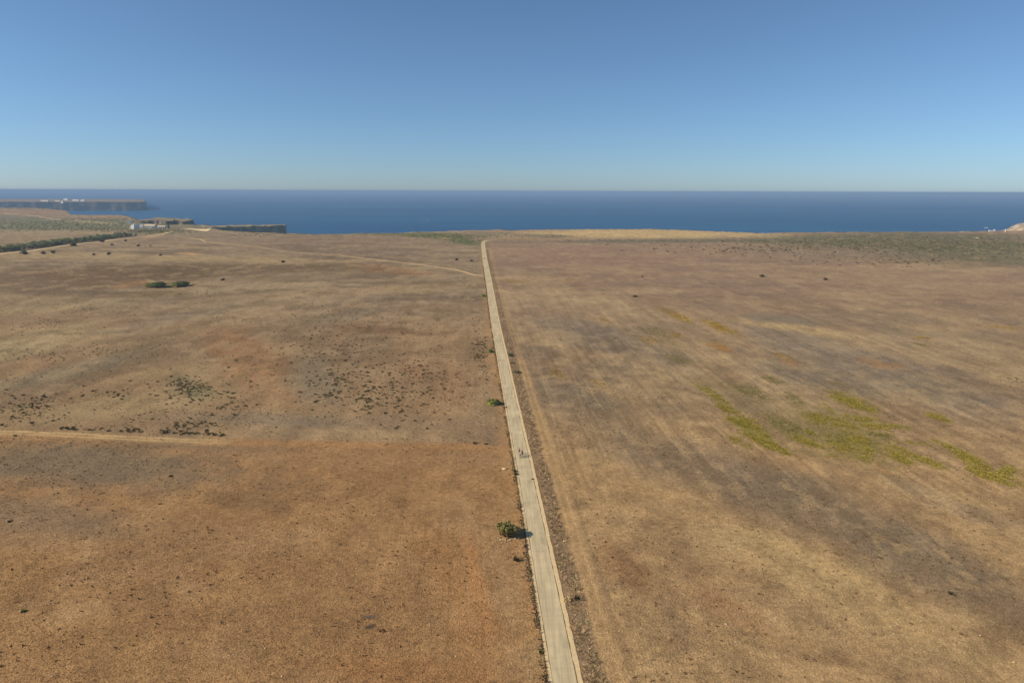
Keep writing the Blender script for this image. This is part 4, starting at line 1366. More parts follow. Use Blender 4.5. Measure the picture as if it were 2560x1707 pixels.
# white villa of stacked blocks
x, y = gp(332, 572)
v = thing('white_villa', 'white three storey villa of stacked blocks beside the low grey wing', 'house', (x, y, 0), R(-38))
boxes('wall', [(-7, -1.5, 0, 9, 0, 6.2), (-1.2, 1.4, 0.8, 9, 0, 8.2), (1.4, 7, -0.6, 9, 0, 8.6)], M_white, v)
boxes('recess_wall', [(-1.5, 1.45, 0.4, 0.75, 0, 7.6)], M_cream, v)
boxes('roof', [(-7.3, -1.2, -0.3, 9.3, 6.2, 6.5), (-1.5, 7.3, -0.9, 9.3, 8.6, 9.0)], M_white, v)
for (wx, wz, wy) in ((3.2, 1.0, -0.6), (5.4, 1.0, -0.6), (3.2, 3.8, -0.6), (5.4, 3.8, -0.6), (3.2, 6.5, -0.6), (-4.6, 1.0, 0), (-4.6, 3.8, 0)):
    window_on(v, wx, wz, 1.3, 1.4, wy)
boxes('balcony', [(-6.8, -2.0, -1.2, -0.02, 3.0, 3.2), (-6.8, -2.0, -1.2, -1.1, 3.2, 4.1)], M_white, v)
boxes('terrace', [(-10, 8, -2.2, -0.62, 0, 0.7)], M_white, v)
x, y = gp(350, 571)
v = thing('grey_wing', 'low grey white building wedged between the white villa and the long house', 'house', (x, y + 5, 0), R(-6))
boxes('wall', [(-6, 6, 0, 9, 0, 3.6), (-5, 1, 3, 9, 3.6, 6.4)], M_greyw, v)
boxes('roof', [(-6.3, 6.3, -0.3, 2.95, 3.6, 3.9), (-5.3, 1.3, 2.7, 9.3, 6.4, 6.7)], M_white, v)
for wx in (-3.5, 0, 3.5):
    window_on(v, wx, 1.1, 1.4, 1.3, 0)
x, y = gp(372, 571)
v = thing('long_house', 'long house with a sandy yellow roof and front coloured grey for its shade', 'house', (x, y, 0), R(-6))
boxes('wall', [(-11.5, 11.5, 0, 10, 0, 4.6)], M_greyw, v)  # shade of the front put into its grey; the lit gable gets cream
boxes('gable_wall', [(-12.4, -11.5, -0.4, 10.2, 0, 6.8)], M_cream, v)
gable('roof', -11.3, 11.5, 0, 10, 4.6, 3.6, 0.5, M_tile, v)
for wx in (-9, -6, -3, 0, 3, 9):
    window_on(v, wx, 1.2, 1.4, 1.5, 0)
boxes('porch', [(4.4, 7.6, -1.6, -0.02, 2.9, 3.2), (4.4, 4.7, -1.6, -1.3, 0, 2.9), (7.3, 7.6, -1.6, -1.3, 0, 2.9)], M_white, v)
d = boxes('door', [(5.4, 6.5, -0.06, 0.05, 0, 2.2)], M_door, v)
x, y = gp(403, 571.5)
v = thing('small_house', 'small white house with a yellow hipped roof right of the long house', 'house', (x, y, 0), R(4))
boxes('wall', [(-7, 7, 0, 8, 0, 3.2)], M_white, v)
gable('roof', -7, 7, 0, 8, 3.2, 2.6, 0.6, M_tile, v)
window_on(v, -3.4, 1.0, 1.6, 1.4, 0)
window_on(v, 4.6, 1.0, 1.8, 1.5, 0)
boxes('door', [(0.2, 1.3, -0.06, 0.05, 0, 2.1)], M_door, v)
x, y = gp(323.5, 559.5)
v = thing('twin_tower_house', 'tiny white house with two tower blocks on the slope behind the villa', 'house', (x, y, 0))
boxes('wall', [(-3.4, -0.6, 0, 4, 0, 7.6), (1.2, 4.2, 0, 4, 0, 4.8)], M_white, v)
boxes('roof', [(-3.6, -0.4, -0.2, 4.2, 7.6, 7.9), (1.0, 4.4, -0.2, 4.2, 4.8, 5.1)], M_white, v)
window_on(v, -2.0, 4.2, 1.1, 1.3, 0)
window_on(v, 2.7, 1.6, 1.1, 1.3, 0)

# conifers beside the houses
for (px, py, h, lb) in ((422, 572, 13, 'dark conifer standing right of the small white house'), (437, 560, 11, 'dark conifer on the slope below the middle headland'), (430, 560, 6, 'short dark conifer beside the taller one below the headland')):
    x, y = gp(px, py)
    t = thing('conifer', lb, 'tree', (x, y, 0))
    parts = []
    for k in range(7):
        u = k / 6
        v_, f_, c_ = leaf_cloud(60, h * .30 * (1 - u * .8), h * .30 * (1 - u * .8), h * 0.11, h * (0.16 + 0.76 * u), 0.9, dark * 1.15 + alb(20, 30, 20), 300 + k, 4, 0.5)
        parts.append((v_, f_, c_))
    link('crown', new_mesh('crown', *[merge(parts)[0], merge(parts)[1]], [M_leaf], merge(parts)[2]), t)
    bm = bmesh.new()
    bmesh.ops.create_cone(bm, cap_ends=True, segments=7, radius1=0.3, radius2=0.06, depth=h * 0.9, matrix=Matrix.Translation((0, 0, h * 0.45)))
    me = bpy.data.meshes.new('trunk')
    bm.to_mesh(me)
    bm.free()
    me.materials.append(M_bark)
    link('trunk', me, t)

# car park on sand near the spit
lot_px = [(455, 571.2), (470, 572.5), (495, 576), (517, 578), (522, 575.5), (530, 573), (526, 572), (512, 573.5), (490, 573), (472, 571.4)]
lot = [gp(a, b) for a, b in lot_px]
bm = bmesh.new()
bm.faces.new([bm.verts.new((p[0], p[1], 0.08)) for p in lot])
bmesh.ops.recalc_face_normals(bm, faces=bm.faces)
if bm.faces[:][0].normal.z < 0:
    bmesh.ops.reverse_faces(bm, faces=bm.faces)
me = bpy.data.meshes.new('car_park')
bm.to_mesh(me)
bm.free()
me.materials.append(flat_mat('pale sand', alb(232, 208, 164), 1, 0, (0.1, 0.9, 1.06)))
tag(link('car_park', me), kind='structure')


M_van = flat_mat('white vehicle paint', (0.78, 0.78, 0.76), 0.3, 0.5)
M_tyre = flat_mat('tyre rubber', (0.02, 0.02, 0.02), 0.9, 0.1)


def van(px, py, rz, label):
    x, y = gp(px, py)
    t = thing('white_van', label, 'van', (x, y, 0.08), rz, 'white vans at the cliff car park')
    prof = [(-2.4, .35), (2.4, .35), (2.45, 1.0), (1.75, 1.25), (1.2, 2.15), (-2.35, 2.25)]
    bm = bmesh.new()
    a = [bm.verts.new((u, -0.95, w)) for u, w in prof]
    b = [bm.verts.new((u, 0.95, w)) for u, w in prof]
    n = len(prof)
    bm.faces.new(a)
    bm.faces.new(b[::-1])
    for i in range(n):
        bm.faces.new((a[(i + 1) % n], a[i], b[i], b[(i + 1) % n]))
    bmesh.ops.bevel(bm, geom=list(bm.edges), offset=0.08, segments=2, affect='EDGES')
    me = bpy.data.meshes.new('body')
    bm.to_mesh(me)
    bm.free()
    me.materials.append(M_van)
    link('body', me, t)
    boxes('window', [(-0.4, 1.1, -0.985, -0.94, 1.3, 1.95)], M_glass, t)
    boxes('window', [(-0.4, 1.1, 0.94, 0.985, 1.3, 1.95)], M_glass, t)
    for u in (-1.5, 1.5):
        for w in (-0.85, 0.85):
            bm = bmesh.new()
            bmesh.ops.create_cone(bm, cap_ends=True, segments=16, radius1=0.35, radius2=0.35, depth=0.22, matrix=Matrix.Translation((u, w, 0.35)) @ Matrix.Rotation(math.pi / 2, 4, 'X'))
            me = bpy.data.meshes.new('wheel')
            bm.to_mesh(me)
            bm.free()
            me.materials.append(M_tyre)
            link('wheel', me, t)
    return t


van(479, 572.4, 0.2, 'white van at the left end of the pale cliff car park')
van(511, 573.6, 0.5, 'white van in the middle of the pale cliff car park')
x, y = gp(526.5, 574)
t = thing('white_kiosk', 'slim white kiosk at the right end of the pale cliff car park', 'kiosk', (x, y, 0))
boxes('wall', [(-1.2, 1.2, -1, 1, 0, 3.0)], M_white, t)
boxes('roof', [(-1.4, 1.4, -1.2, 1.2, 3.0, 3.25)], M_white, t)
boxes('door', [(-0.4, 0.4, -1.04, -0.95, 0, 2.0)], M_door, t)


# fort and buildings on the far headland
def far_building(name, label, px, py, w, dpt, h, mat, nwin=0, roof='flat', cat='building', roofmat=None, zb=-6.0):
    x, y = gp(px, py, zb)
    t = thing(name, label, cat, (x, y, zb - 3), R(-24))
    w *= 1.15
    boxes('wall', [(-w / 2, w / 2, 0, dpt, 0, h + 3)], mat, t)
    if roof == 'gable':
        gable('roof', -w / 2, w / 2, 0, dpt, h + 3, h * 0.35, 0.5, roofmat or M_tile, t)
    elif roof == 'flat':
        boxes('roof', [(-w / 2 - .5, w / 2 + .5, -.5, dpt + .5, h + 3, h + 3.8)], roofmat or mat, t)
    else:
        boxes('parapet', [(-w / 2, w / 2, -.4, 1.2, h + 3, h + 4.2)], mat, t)
    for k in range(nwin):
        window_on(t, -w / 2 + w * (k + .5) / nwin, 3 + h * .4, w / nwin * .35, h * .35, 0)
    return t


far_building('fort_wall', 'long cream fort wall at the left on the far headland', 111, 505, 66, 12, 11, M_cream, 0, 'parapet', 'fort')
far_building('fort_building', 'cream fort building with flat roof between wall and bastion on the headland', 143, 505, 46, 14, 10.5, M_cream, 5, 'flat')
far_building('bastion', 'bright projecting cream bastion at the middle of the far fort', 155, 507, 20, 12, 12, M_cream, 0, 'parapet', 'fort', None, -8)
far_building('fort_house', 'white fort house with pale roofs standing behind the bastion', 164, 502, 40, 12, 11.5, M_white, 4, 'gable', 'building', M_white)
far_building('white_hall', 'long white hall right of the bastion on the far headland', 189, 504, 60, 14, 13, M_white, 7, 'flat')
far_building('white_annex', 'small white annex stepping down right of the long white hall', 206, 504.5, 34, 10, 9.5, M_white, 3, 'gable', 'building', M_white)
x, y = gp(308, 502, -6)
t = thing('lighthouse', 'thin pale lighthouse near the tip of the far headland', 'lighthouse', (x, y, -8))
for nm, r1, r2, z0, z1, mt in (('tower', 2.2, 1.6, 0, 13, M_white), ('gallery', 2.2, 2.2, 13, 13.6, M_greyw), ('lantern', 1.2, 1.0, 13.6, 16.5, M_glass)):
    bm = bmesh.new()
    bmesh.ops.create_cone(bm, cap_ends=True, segments=16, radius1=r1, radius2=r2, depth=z1 - z0, matrix=Matrix.Translation((0, 0, (z0 + z1) / 2)))
    me = bpy.data.meshes.new(nm)
    bm.to_mesh(me)
    bm.free()
    me.materials.append(mt)
    link(nm, me, t)

# white huts at the right cliff edge
x, y = gp(2474, 578.2)
t = thing('white_hut', 'low long white hut on the right cliff edge with a block at its end', 'hut', (x, y - 6, 0), R(-4))
boxes('wall', [(-4.6, 4.6, 0, 3, 0, 2.0), (5.0, 7.6, 0, 3, 0, 3.4)], M_white, t)
boxes('roof', [(-4.8, 4.8, -.2, 3.2, 2.0, 2.25), (4.9, 7.7, -.2, 3.2, 3.4, 3.65)], M_white, t)
x, y = gp(2508, 579)
t = thing('white_pillar', 'white upright pillar alone at the right cliff edge', 'pillar', (x, y - 6, 0))
bm = bmesh.new()
bmesh.ops.create_cone(bm, cap_ends=True, segments=10, radius1=1.1, radius2=0.8, depth=4.4, matrix=Matrix.Translation((0, 0, 2.2)))
me = bpy.data.meshes.new('shaft')
bm.to_mesh(me)
bm.free()
me.materials.append(M_white)
link('shaft', me, t)
boxes('cap', [(-1, 1, -1, 1, 4.4, 4.8)], M_white, t)
x, y = gp(2443, 596)
tag(link('pale_rock', stone_mesh(77), None, (x, y, 0.4), None, (2.8, 2.2, 1.3)), 'single pale rock lying in the scrub at the far right', 'rock')
x, y = gp(2400, 580.5)
tag(link('pale_rock', stone_mesh(78), None, (x, y - 6, 0.4), None, (3.4, 1.8, 1.0)), 'pale rock at the cliff edge left of the white hut', 'rock')


# ------------------------------------------------------------------ boats
def hull(name, L, B, H, mat, parent, sheer=0.25):
    st = [(-.5, .7), (-.3, .95), (0, 1), (.25, .85), (.42, .45), (.5, .04)]
    V, F = [], []
    for u, w in st:
        zt = H * (1 + sheer * (u + .5))
        V += [(u * L, -w * B / 2, zt), (u * L, -w * B * .36, 0.15 * H), (u * L, 0, -0.35 * H), (u * L, w * B * .36, 0.15 * H), (u * L, w * B / 2, zt)]
    for i in range(len(st) - 1):
        for k in range(4):
            F.append((i * 5 + k, i * 5 + k + 1, i * 5 + 6 + k, i * 5 + 5 + k))
        F.append((i * 5 + 4, i * 5, i * 5 + 5, i * 5 + 9))
    F.append((0, 1, 2, 3, 4))
    F.append((29, 28, 27, 26, 25))
    return link(name, new_mesh(name, np.array(V), F, [mat]), parent)


x, y = gp(2467, 571, SEA_Z)
t = thing('sailboat', 'white sailboat with bare mast anchored off the right shore', 'sailboat', (x, y, SEA_Z + 0.1), R(170))
hull('hull', 17, 4.6, 1.9, M_van, t)
boxes('cabin', [(-3.5, 3.5, -1.3, 1.3, 2.2, 3.1)], M_white, t)
bm = bmesh.new()
bmesh.ops.create_cone(bm, cap_ends=True, segments=8, radius1=0.28, radius2=0.16, depth=17, matrix=Matrix.Translation((1.0, 0, 10.4)))
me = bpy.data.meshes.new('mast')
bm.to_mesh(me)
bm.free()
M_alu = flat_mat('grey mast', (0.45, 0.47, 0.5), 0.4, 0.5)
me.materials.append(M_alu)
link('mast', me, t)
bm = bmesh.new()
bmesh.ops.create_cone(bm, cap_ends=True, segments=8, radius1=0.3, radius2=0.25, depth=6.5, matrix=Matrix.Translation((-2.4, 0, 4.0)) @ Matrix.Rotation(math.pi / 2, 4, 'Y'))
me = bpy.data.meshes.new('boom')
bm.to_mesh(me)
bm.free()
me.materials.append(flat_mat('navy sail cover', (0.04, 0.05, 0.09), 0.9, 0.1))
link('boom', me, t)

M_foam = flat_mat('white foam', (0.85, 0.87, 0.88), 1, 0)
for (px, py, L, rz, lb) in ((1070, 551, 9, 0, 'small white motorboat trailing a foam wake in the middle of the sea'), (1909, 583.5, 10, 0.5, 'white motorboat just showing above the pale cliff top')):
    x, y = gp(px, py, SEA_Z)
    t = thing('motorboat', lb, 'motorboat', (x, y, SEA_Z + 0.15), rz)
    hull('hull', L, 3.0, 1.5, M_van, t)
    boxes('cabin', [(-1.6, 1.4, -1.0, 1.0, 1.6, 2.9)], M_white, t)
    boxes('windscreen', [(1.42, 1.52, -0.9, 0.9, 1.9, 2.8)], M_glass, t)
    if px < 1200:
        V, F = [], []
        nseg = 16
        for i in range(nseg + 1):
            u = i / nseg
            w = (0.8 + 2.4 * u) * (1 - u * 0.9)
            V += [(x - 4 - 30 * u, y - w + .6 * math.sin(i * 2.1), SEA_Z + 0.25), (x - 4 - 30 * u, y + w + .6 * math.sin(i * 1.7), SEA_Z + 0.25)]
        for i in range(nseg):
            F.append((2 * i, 2 * i + 1, 2 * i + 3, 2 * i + 2))
        tag(link('wake_foam', new_mesh('wake_foam', np.array(V), F, [M_foam])), kind='stuff')

# ------------------------------------------------------------------ cyclists
M_skin = flat_mat('skin', (0.42, 0.24, 0.16), 0.6, 0.3)
M_black = flat_mat('black cloth', (0.02, 0.02, 0.023), 0.9, 0.1)
M_chrome = flat_mat('bike metal', (0.12, 0.12, 0.13), 0.35, 0.5)


def skin_chain(name, verts, edges, radii, root, mat, parent, sub=1):
    me = bpy.data.meshes.new(name)
    me.from_pydata(verts, edges, [])
    me.update()
    o = bpy.data.objects.new(name, me)
    COL.objects.link(o)
    md = o.modifiers.new('skin', 'SKIN')
    for i, r in enumerate(radii):
        sv = me.skin_vertices[0].data[i]
        sv.radius = (r, r) if not isinstance(r, tuple) else r
        sv.use_root = (i == root)
    o.modifiers.new('sub', 'SUBSURF').levels = sub
    dg = bpy.context.evaluated_depsgraph_get()
    ev = o.evaluated_get(dg)
    nm = bpy.data.meshes.new_from_object(ev)
    bpy.data.objects.remove(o)
    bpy.data.meshes.remove(me)
    nm.name = name
    nm.materials.clear()
    nm.materials.append(mat)
    nm.polygons.foreach_set('use_smooth', np.ones(len(nm.polygons), bool))
    return link(name, nm, parent)


def tube_ob(name, pts, r, mat, parent, seg=8):
    """Straight round tubes between successive points, one mesh."""
    bm = bmesh.new()
    for a, b in zip(pts[:-1], pts[1:]):
        a, b = Vector(a), Vector(b)
        d = b - a
        bmesh.ops.create_cone(bm, cap_ends=True, segments=seg, radius1=r, radius2=r, depth=d.length,
                              matrix=Matrix.Translation((a + b) / 2) @ d.to_track_quat('Z', 'Y').to_matrix().to_4x4())
    me = bpy.data.meshes.new(name)
    bm.to_mesh(me)
    bm.free()
    me.materials.append(mat)
    return link(name, me, parent)


def torus_ob(name, Rr, r, loc, mat, parent):
    n, k = 28, 8
    V, F = [], []
    for i in range(n):
        a = 2 * math.pi * i / n
        for j in range(k):
            b = 2 * math.pi * j / k
            V.append((r * math.sin(b), (Rr + r * math.cos(b)) * math.cos(a), (Rr + r * math.cos(b)) * math.sin(a)))
    for i in range(n):
        for j in range(k):
            F.append((i * k + j, ((i + 1) % n) * k + j, ((i + 1) % n) * k + (j + 1) % k, i * k + (j + 1) % k))
    return link(name, new_mesh(name, np.array(V), F, [mat], None, True), parent, loc)


def bicycle(loc, rz, label, framecol):
    t = thing('bicycle', label, 'bicycle', loc, rz, 'bicycles of the three riders')
    mf = flat_mat('bike frame paint', framecol, 0.35, 0.5)
    bb, st, hd = (0, -0.05, 0.30), (0, -0.22, 0.88), (0, 0.42, 0.86)
    tube_ob('frame', [bb, st, hd, bb, (0, -0.50, 0.345), st], 0.022, mf, t)
    tube_ob('fork', [hd, (0, 0.56, 0.345)], 0.02, mf, t)
    for yy in (-0.50, 0.56):
        w = link('wheel', None, t, (0, yy, 0.345))
        torus_ob('tyre', 0.325, 0.022, (0, 0, 0), M_tyre, w)
        torus_ob('rim', 0.30, 0.012, (0, 0, 0), M_chrome, w)
        sp = []
        for k in range(8):
            a = k * math.pi / 8
            sp += [(0, 0.3 * math.cos(a), 0.3 * math.sin(a)), (0, -0.3 * math.cos(a), -0.3 * math.sin(a))]
        bm = bmesh.new()
        for a, b in zip(sp[::2], sp[1::2]):
            a, b = Vector(a), Vector(b)
            d = b - a
            bmesh.ops.create_cone(bm, cap_ends=False, segments=4, radius1=.004, radius2=.004, depth=d.length, matrix=Matrix.Translation((a + b) / 2) @ d.to_track_quat('Z', 'Y').to_matrix().to_4x4())
        me = bpy.data.meshes.new('spokes')
        bm.to_mesh(me)
        bm.free()
        me.materials.append(M_chrome)
        link('spokes', me, w)
    tube_ob('handlebar', [(-0.30, 0.38, 1.0), (-0.1, 0.44, 0.98), (0.1, 0.44, 0.98), (0.30, 0.38, 1.0)], 0.016, M_chrome, t)
    tube_ob('stem', [hd, (0, 0.44, 0.98)], 0.018, M_chrome, t)
    tube_ob('seat_post', [st, (0, -0.25, 0.98)], 0.016, M_chrome, t)
    bm = bmesh.new()
    bmesh.ops.create_uvsphere(bm, u_segments=12, v_segments=8, radius=1, matrix=Matrix.Translation((0, -0.24, 1.0)) @ Matrix.Diagonal((0.075, 0.14, 0.035, 1)))
    me = bpy.data.meshes.new('saddle')
    bm.to_mesh(me)
    bm.free()
    me.materials.append(M_black)
    link('saddle', me, t)
    for s_, dy, dz in ((1, 0.12, 0.12), (-1, -0.12, -0.12)):
        tube_ob('crank', [(0.06 * s_, -0.05, 0.30), (0.09 * s_, -0.05 + dy, 0.30 + dz)], 0.014, M_chrome, t)
        tube_ob('pedal', [(0.09 * s_, -0.05 + dy, 0.30 + dz), (0.19 * s_, -0.05 + dy, 0.30 + dz)], 0.022, M_black, t)
    return t


def head_parts(parent, c, helm, tilt=0.25):
    """Head with nose, ears and hair under a helmet; c = head centre."""
    bm = bmesh.new()
    bmesh.ops.create_uvsphere(bm, u_segments=16, v_segments=12, radius=1, matrix=Matrix.Translation(c) @ Matrix.Diagonal((0.078, 0.098, 0.118, 1)))
    bmesh.ops.create_uvsphere(bm, u_segments=8, v_segments=6, radius=1, matrix=Matrix.Translation((c[0], c[1] + 0.10, c[2] - 0.02)) @ Matrix.Diagonal((0.014, 0.022, 0.024, 1)))
    for s_ in (-1, 1):
        bmesh.ops.create_uvsphere(bm, u_segments=8, v_segments=6, radius=1, matrix=Matrix.Translation((c[0] + 0.078 * s_, c[1], c[2] - 0.01)) @ Matrix.Diagonal((0.012, 0.022, 0.034, 1)))
    me = bpy.data.meshes.new('head')
    bm.to_mesh(me)
    bm.free()
    me.materials.append(M_skin)
    h = link('head', me, parent)
    for s_ in (-1, 1):
        bm = bmesh.new()
        bmesh.ops.create_uvsphere(bm, u_segments=8, v_segments=6, radius=0.011, matrix=Matrix.Translation((c[0] + 0.03 * s_, c[1] + 0.088, c[2] + 0.012)))
        me = bpy.data.meshes.new('eye')
        bm.to_mesh(me)
        bm.free()
        me.materials.append(M_black)
        link('eye', me, h)
    boxes('mouth', [(c[0] - .024, c[0] + .024, c[1] + .078, c[1] + .09, c[2] - .058, c[2] - .05)], flat_mat('lips', (0.3, 0.12, 0.1), 0.6, 0.3), h)
    bm = bmesh.new()
    bmesh.ops.create_uvsphere(bm, u_segments=18, v_segments=12, radius=1, matrix=Matrix.Translation((c[0], c[1] - 0.01, c[2] + 0.035)) @ Matrix.Diagonal((0.098, 0.135, 0.105, 1)))
    bmesh.ops.bisect_plane(bm, geom=list(bm.verts) + list(bm.edges) + list(bm.faces), plane_co=(c[0], c[1], c[2] + 0.02), plane_no=(0, 0.2, -1), clear_outer=True)
    me = bpy.data.meshes.new('helmet')
    bm.to_mesh(me)
    bm.free()
    me.materials.append(helm)
    link('helmet', me, parent)


def fingers(parent, hand, s_):
    """Five fingers closed round the grip."""
    x, y, z = hand
    for k in range(4):
        L = (0.85, 1.0, 0.95, 0.75)[k]
        xx = x + s_ * (-0.033 + 0.022 * k)
        skin_chain('finger', [(xx, y + 0.01, z + 0.02), (xx, y + 0.05 * L, z + 0.022), (xx, y + 0.065 * L, z - 0.012), (xx, y + 0.04, z - 0.03 * L)], [(0, 1), (1, 2), (2, 3)],
                   [0.0105, 0.0095, 0.009, 0.008], 0, M_skin, parent)
    skin_chain('thumb', [(x - s_ * 0.04, y, z + 0.01), (x - s_ * 0.055, y + 0.03, z - 0.005), (x - s_ * 0.04, y + 0.05, z - 0.028)], [(0, 1), (1, 2)], [0.012, 0.011, 0.009], 0, M_skin, parent)


def rider(loc, rz, label, shirt, helm):
    t = thing('person', label, 'person', loc, rz, None)
    # shirt and shorts colours on one continuous body: body, then clothing shells as its own children
    hip, ch, nk = (0, -0.24, 1.06), (0, 0.02, 1.38), (0, 0.12, 1.52)
    V = [hip, (0, -0.12, 1.22), ch, nk, (0, 0.15, 1.60)]
    E = [(0, 1), (1, 2), (2, 3), (3, 4)]
    Rr = [(0.15, 0.12), (0.145, 0.11), (0.17, 0.115), 0.065, 0.06]

    def add(p, par, r):
        V.append(p)
        E.append((par, len(V) - 1))
        Rr.append(r)
        return len(V) - 1
    hands = []
    for s_ in (-1, 1):
        sh = add((0.18 * s_, 0.04, 1.42), 2, 0.07)
        el = add((0.25 * s_, 0.20, 1.20), sh, 0.045)
        wr = add((0.26 * s_, 0.36, 1.05), el, 0.032)
        add((0.26 * s_, 0.40, 1.02), wr, (0.04, 0.022))
        hands.append((0.26 * s_, 0.385, 1.005))
        fz = 0.42 if s_ > 0 else 0.18
        fy = 0.07 if s_ > 0 else -0.17
        th = add((0.09 * s_, -0.20, 1.0), 0, 0.10)
        kn = add((0.12 * s_, 0.17 if s_ > 0 else 0.02, 0.76 if s_ > 0 else 0.56), th, 0.062)
        an = add((0.13 * s_, fy - 0.05, fz + 0.10), kn, 0.038)
        add((0.14 * s_, fy + 0.10, fz + 0.04), an, (0.042, 0.032))
    body = skin_chain('body', V, E, Rr, 0, M_skin, t, 2)
    for h, s_ in zip(hands, (-1, 1)):
        fingers(body, h, s_)
    # jersey with short sleeves
    jV = [(0, -0.25, 1.08), (0, -0.12, 1.22), (0, 0.02, 1.38), (0, 0.10, 1.49), (-0.18, 0.04, 1.42), (0.18, 0.04, 1.42), (-0.228, 0.14, 1.28), (0.228, 0.14, 1.28)]
    jE = [(0, 1), (1, 2), (2, 3), (2, 4), (2, 5), (4, 6), (5, 7)]
    skin_chain('jersey', jV, jE, [(0.165, 0.135), (0.162, 0.128), (0.19, 0.132), 0.085, 0.085, 0.085, 0.066, 0.066], 1, shirt, t, 2)
    sV = [(0, -0.25, 1.06), (-0.09, -0.20, 1.0), (0.09, -0.20, 1.0), (-0.112, -0.05, 0.72), (0.112, 0.08, 0.85)]
    skin_chain('shorts', sV, [(0, 1), (0, 2), (1, 3), (2, 4)], [(0.172, 0.13), 0.118, 0.118, 0.088, 0.09], 0, M_black, t, 2)
    for s_ in (-1, 1):
        fz = 0.42 if s_ > 0 else 0.18
        fy = 0.07 if s_ > 0 else -0.17
        skin_chain('shoe', [(0.13 * s_, fy - 0.08, fz + 0.05), (0.14 * s_, fy + 0.02, fz + 0.035), (0.145 * s_, fy + 0.15, fz + 0.025)], [(0, 1), (1, 2)], [0.05, 0.048, 0.036], 1, M_black, t)
    head_parts(t, (0, 0.19, 1.68), helm)
    return t


M_helm_w = flat_mat('white helmet', (0.7, 0.7, 0.7), 0.35, 0.5)
M_helm_k = flat_mat('dark helmet', (0.05, 0.05, 0.055), 0.35, 0.5)
RIDERS = [((1300.5, 1143.5), 'person in a white top cycling nearest along the pale road', flat_mat('white jersey', (0.80, 0.79, 0.78), 0.8, 0.1), M_helm_k, (0.05, 0.05, 0.06), 'dark bicycle under the rider in the white top'),
          ((1305.6, 1139.5), 'person in a dark red top cycling right of the white top rider', flat_mat('dark red jersey', (0.30, 0.045, 0.04), 0.8, 0.1), M_helm_k, (0.25, 0.03, 0.03), 'bicycle under the rider in the dark red top'),
          ((1298.2, 1134.3), 'person in a light red top cycling farthest of the three riders', flat_mat('light red jersey', (0.52, 0.11, 0.09), 0.8, 0.1), M_helm_k, (0.06, 0.06, 0.07), 'bicycle under the rider in the light red top')]
hd_ = math.atan2(-(RX[np.searchsorted(RY, 190)] - RX[np.searchsorted(RY, 170)]), RY[np.searchsorted(RY, 190)] - RY[np.searchsorted(RY, 170)])
for (p, lb, shirt, helm, fc, blb) in RIDERS:
    x, y = gp(*p)
    bicycle((x, y, 0.032), hd_, blb, fc)
    rider((x, y, 0.032), hd_, lb, shirt, helm)


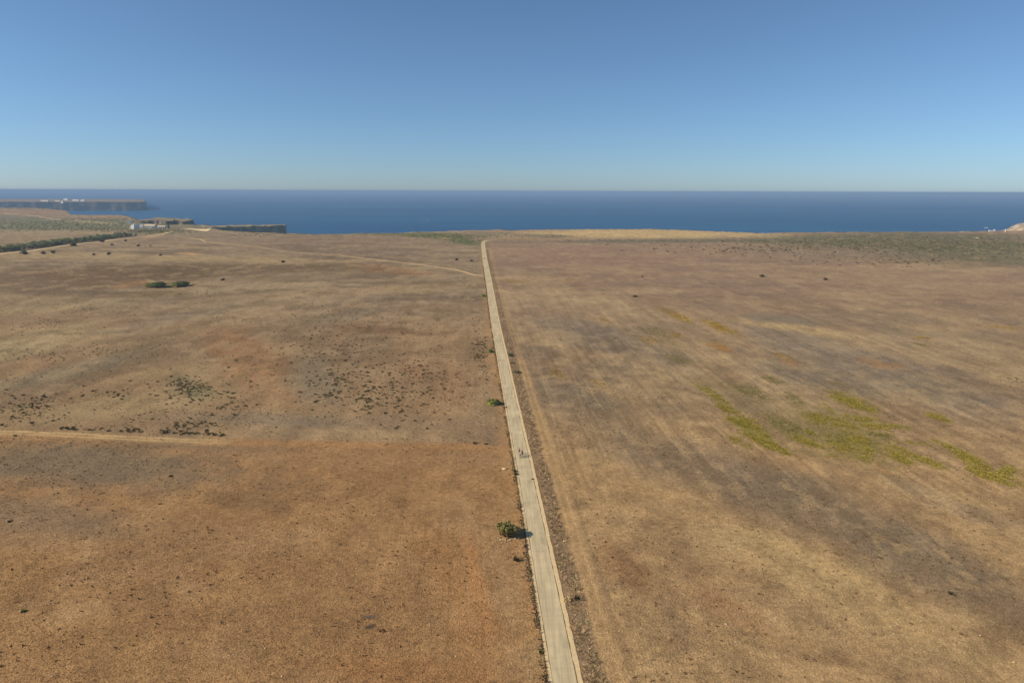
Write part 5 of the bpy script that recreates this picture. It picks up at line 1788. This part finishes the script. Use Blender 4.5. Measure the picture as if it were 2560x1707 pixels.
# lone walker far along the road
def walker(px, py):
    x, y = gp(px, py)
    t = thing('person', 'person in dark clothes alone on the far stretch of road', 'person', (x, y, 0.032), 0.1)
    V = [(0, 0, 0.94), (0, 0, 1.15), (0, 0.01, 1.36), (0, 0.02, 1.50), (0, 0.03, 1.56)]
    E = [(0, 1), (1, 2), (2, 3), (3, 4)]
    Rr = [(0.17, 0.12), (0.155, 0.11), (0.19, 0.12), 0.065, 0.06]

    def add(p, par, r):
        V.append(p)
        E.append((par, len(V) - 1))
        Rr.append(r)
        return len(V) - 1
    hands = []
    for s_ in (-1, 1):
        sh = add((0.19 * s_, 0.0, 1.42), 2, 0.068)
        el = add((0.24 * s_, -0.04 * s_, 1.14), sh, 0.045)
        wr = add((0.25 * s_, 0.10 - 0.06 * s_, 0.90), el, 0.034)
        add((0.25 * s_, 0.12 - 0.06 * s_, 0.83), wr, (0.03, 0.042))
        hands.append((0.25 * s_, 0.12 - 0.06 * s_, 0.82))
        th = add((0.10 * s_, 0.0, 0.86), 0, 0.10)
        kn = add((0.11 * s_, 0.12 * s_, 0.50), th, 0.065)
        an = add((0.11 * s_, 0.16 * s_ - 0.06, 0.09), kn, 0.042)
        add((0.11 * s_, 0.16 * s_ + 0.10, 0.045), an, (0.045, 0.035))
    body = skin_chain('body', V, E, Rr, 0, M_skin, t, 2)
    for (hx, hy, hz), s_ in zip(hands, (-1, 1)):
        for k in range(4):
            L = (0.85, 1, .95, .75)[k]
            skin_chain('finger', [(hx, hy - .03 + .02 * k, hz - .02), (hx, hy - .03 + .02 * k, hz - .06 * L), (hx - .012 * s_, hy - .03 + .02 * k, hz - .085 * L)], [(0, 1), (1, 2)], [.0105, .009, .008], 0, M_skin, body)
        skin_chain('thumb', [(hx, hy + .035, hz + .02), (hx - .01 * s_, hy + .06, hz - .01), (hx - .015 * s_, hy + .058, hz - .035)], [(0, 1), (1, 2)], [.012, .011, .009], 0, M_skin, body)
    skin_chain('jacket', [(0, 0, 0.96), (0, 0, 1.15), (0, .01, 1.36), (0, .02, 1.48), (-.19, 0, 1.42), (.19, 0, 1.42), (-.24, .04, 1.14), (.24, -.04, 1.14), (-.25, .15, .93), (.25, .03, .93)],
               [(0, 1), (1, 2), (2, 3), (2, 4), (2, 5), (4, 6), (5, 7), (6, 8), (7, 9)], [(.19, .14), (.175, .13), (.21, .14), .085, .085, .085, .062, .062, .048, .048], 1, flat_mat('dark jacket', (0.045, 0.03, 0.03), .9, .1), t, 2)
    skin_chain('trousers', [(0, 0, .95), (-.10, 0, .86), (.10, 0, .86), (-.11, -.12, .5), (.11, .12, .5), (-.11, -.21, .14), (.11, .11, .14)], [(0, 1), (0, 2), (1, 3), (2, 4), (3, 5), (4, 6)],
               [(.18, .13), .118, .118, .082, .082, .062, .062], 0, M_black, t, 2)
    head_parts(t, (0, 0.05, 1.67), flat_mat('dark hat', (0.03, 0.025, 0.02), .9, .1))


walker(1211.6, 647.2)

# ------------------------------------------------------------------ air: one closed box of even haze
m = bpy.data.materials.new('haze')
m.use_nodes = True
nt = m.node_tree
nt.nodes.clear()
on = nt.nodes.new('ShaderNodeOutputMaterial')
vp = nt.nodes.new('ShaderNodeVolumePrincipled')
vp.inputs['Color'].default_value = (0.44, 0.63, 0.86, 1)
vp.inputs['Density'].default_value = 1.0e-4
vp.inputs['Anisotropy'].default_value = 0.0
nt.links.new(vp.outputs[0], on.inputs['Volume'])
bm = bmesh.new()
box_bm(bm, -42000, 42000, -42000, 42000, -67.5, 80)
me = bpy.data.meshes.new('haze')
bm.to_mesh(me)
bm.free()
me.materials.append(m)
tag(link('haze', me), kind='stuff')
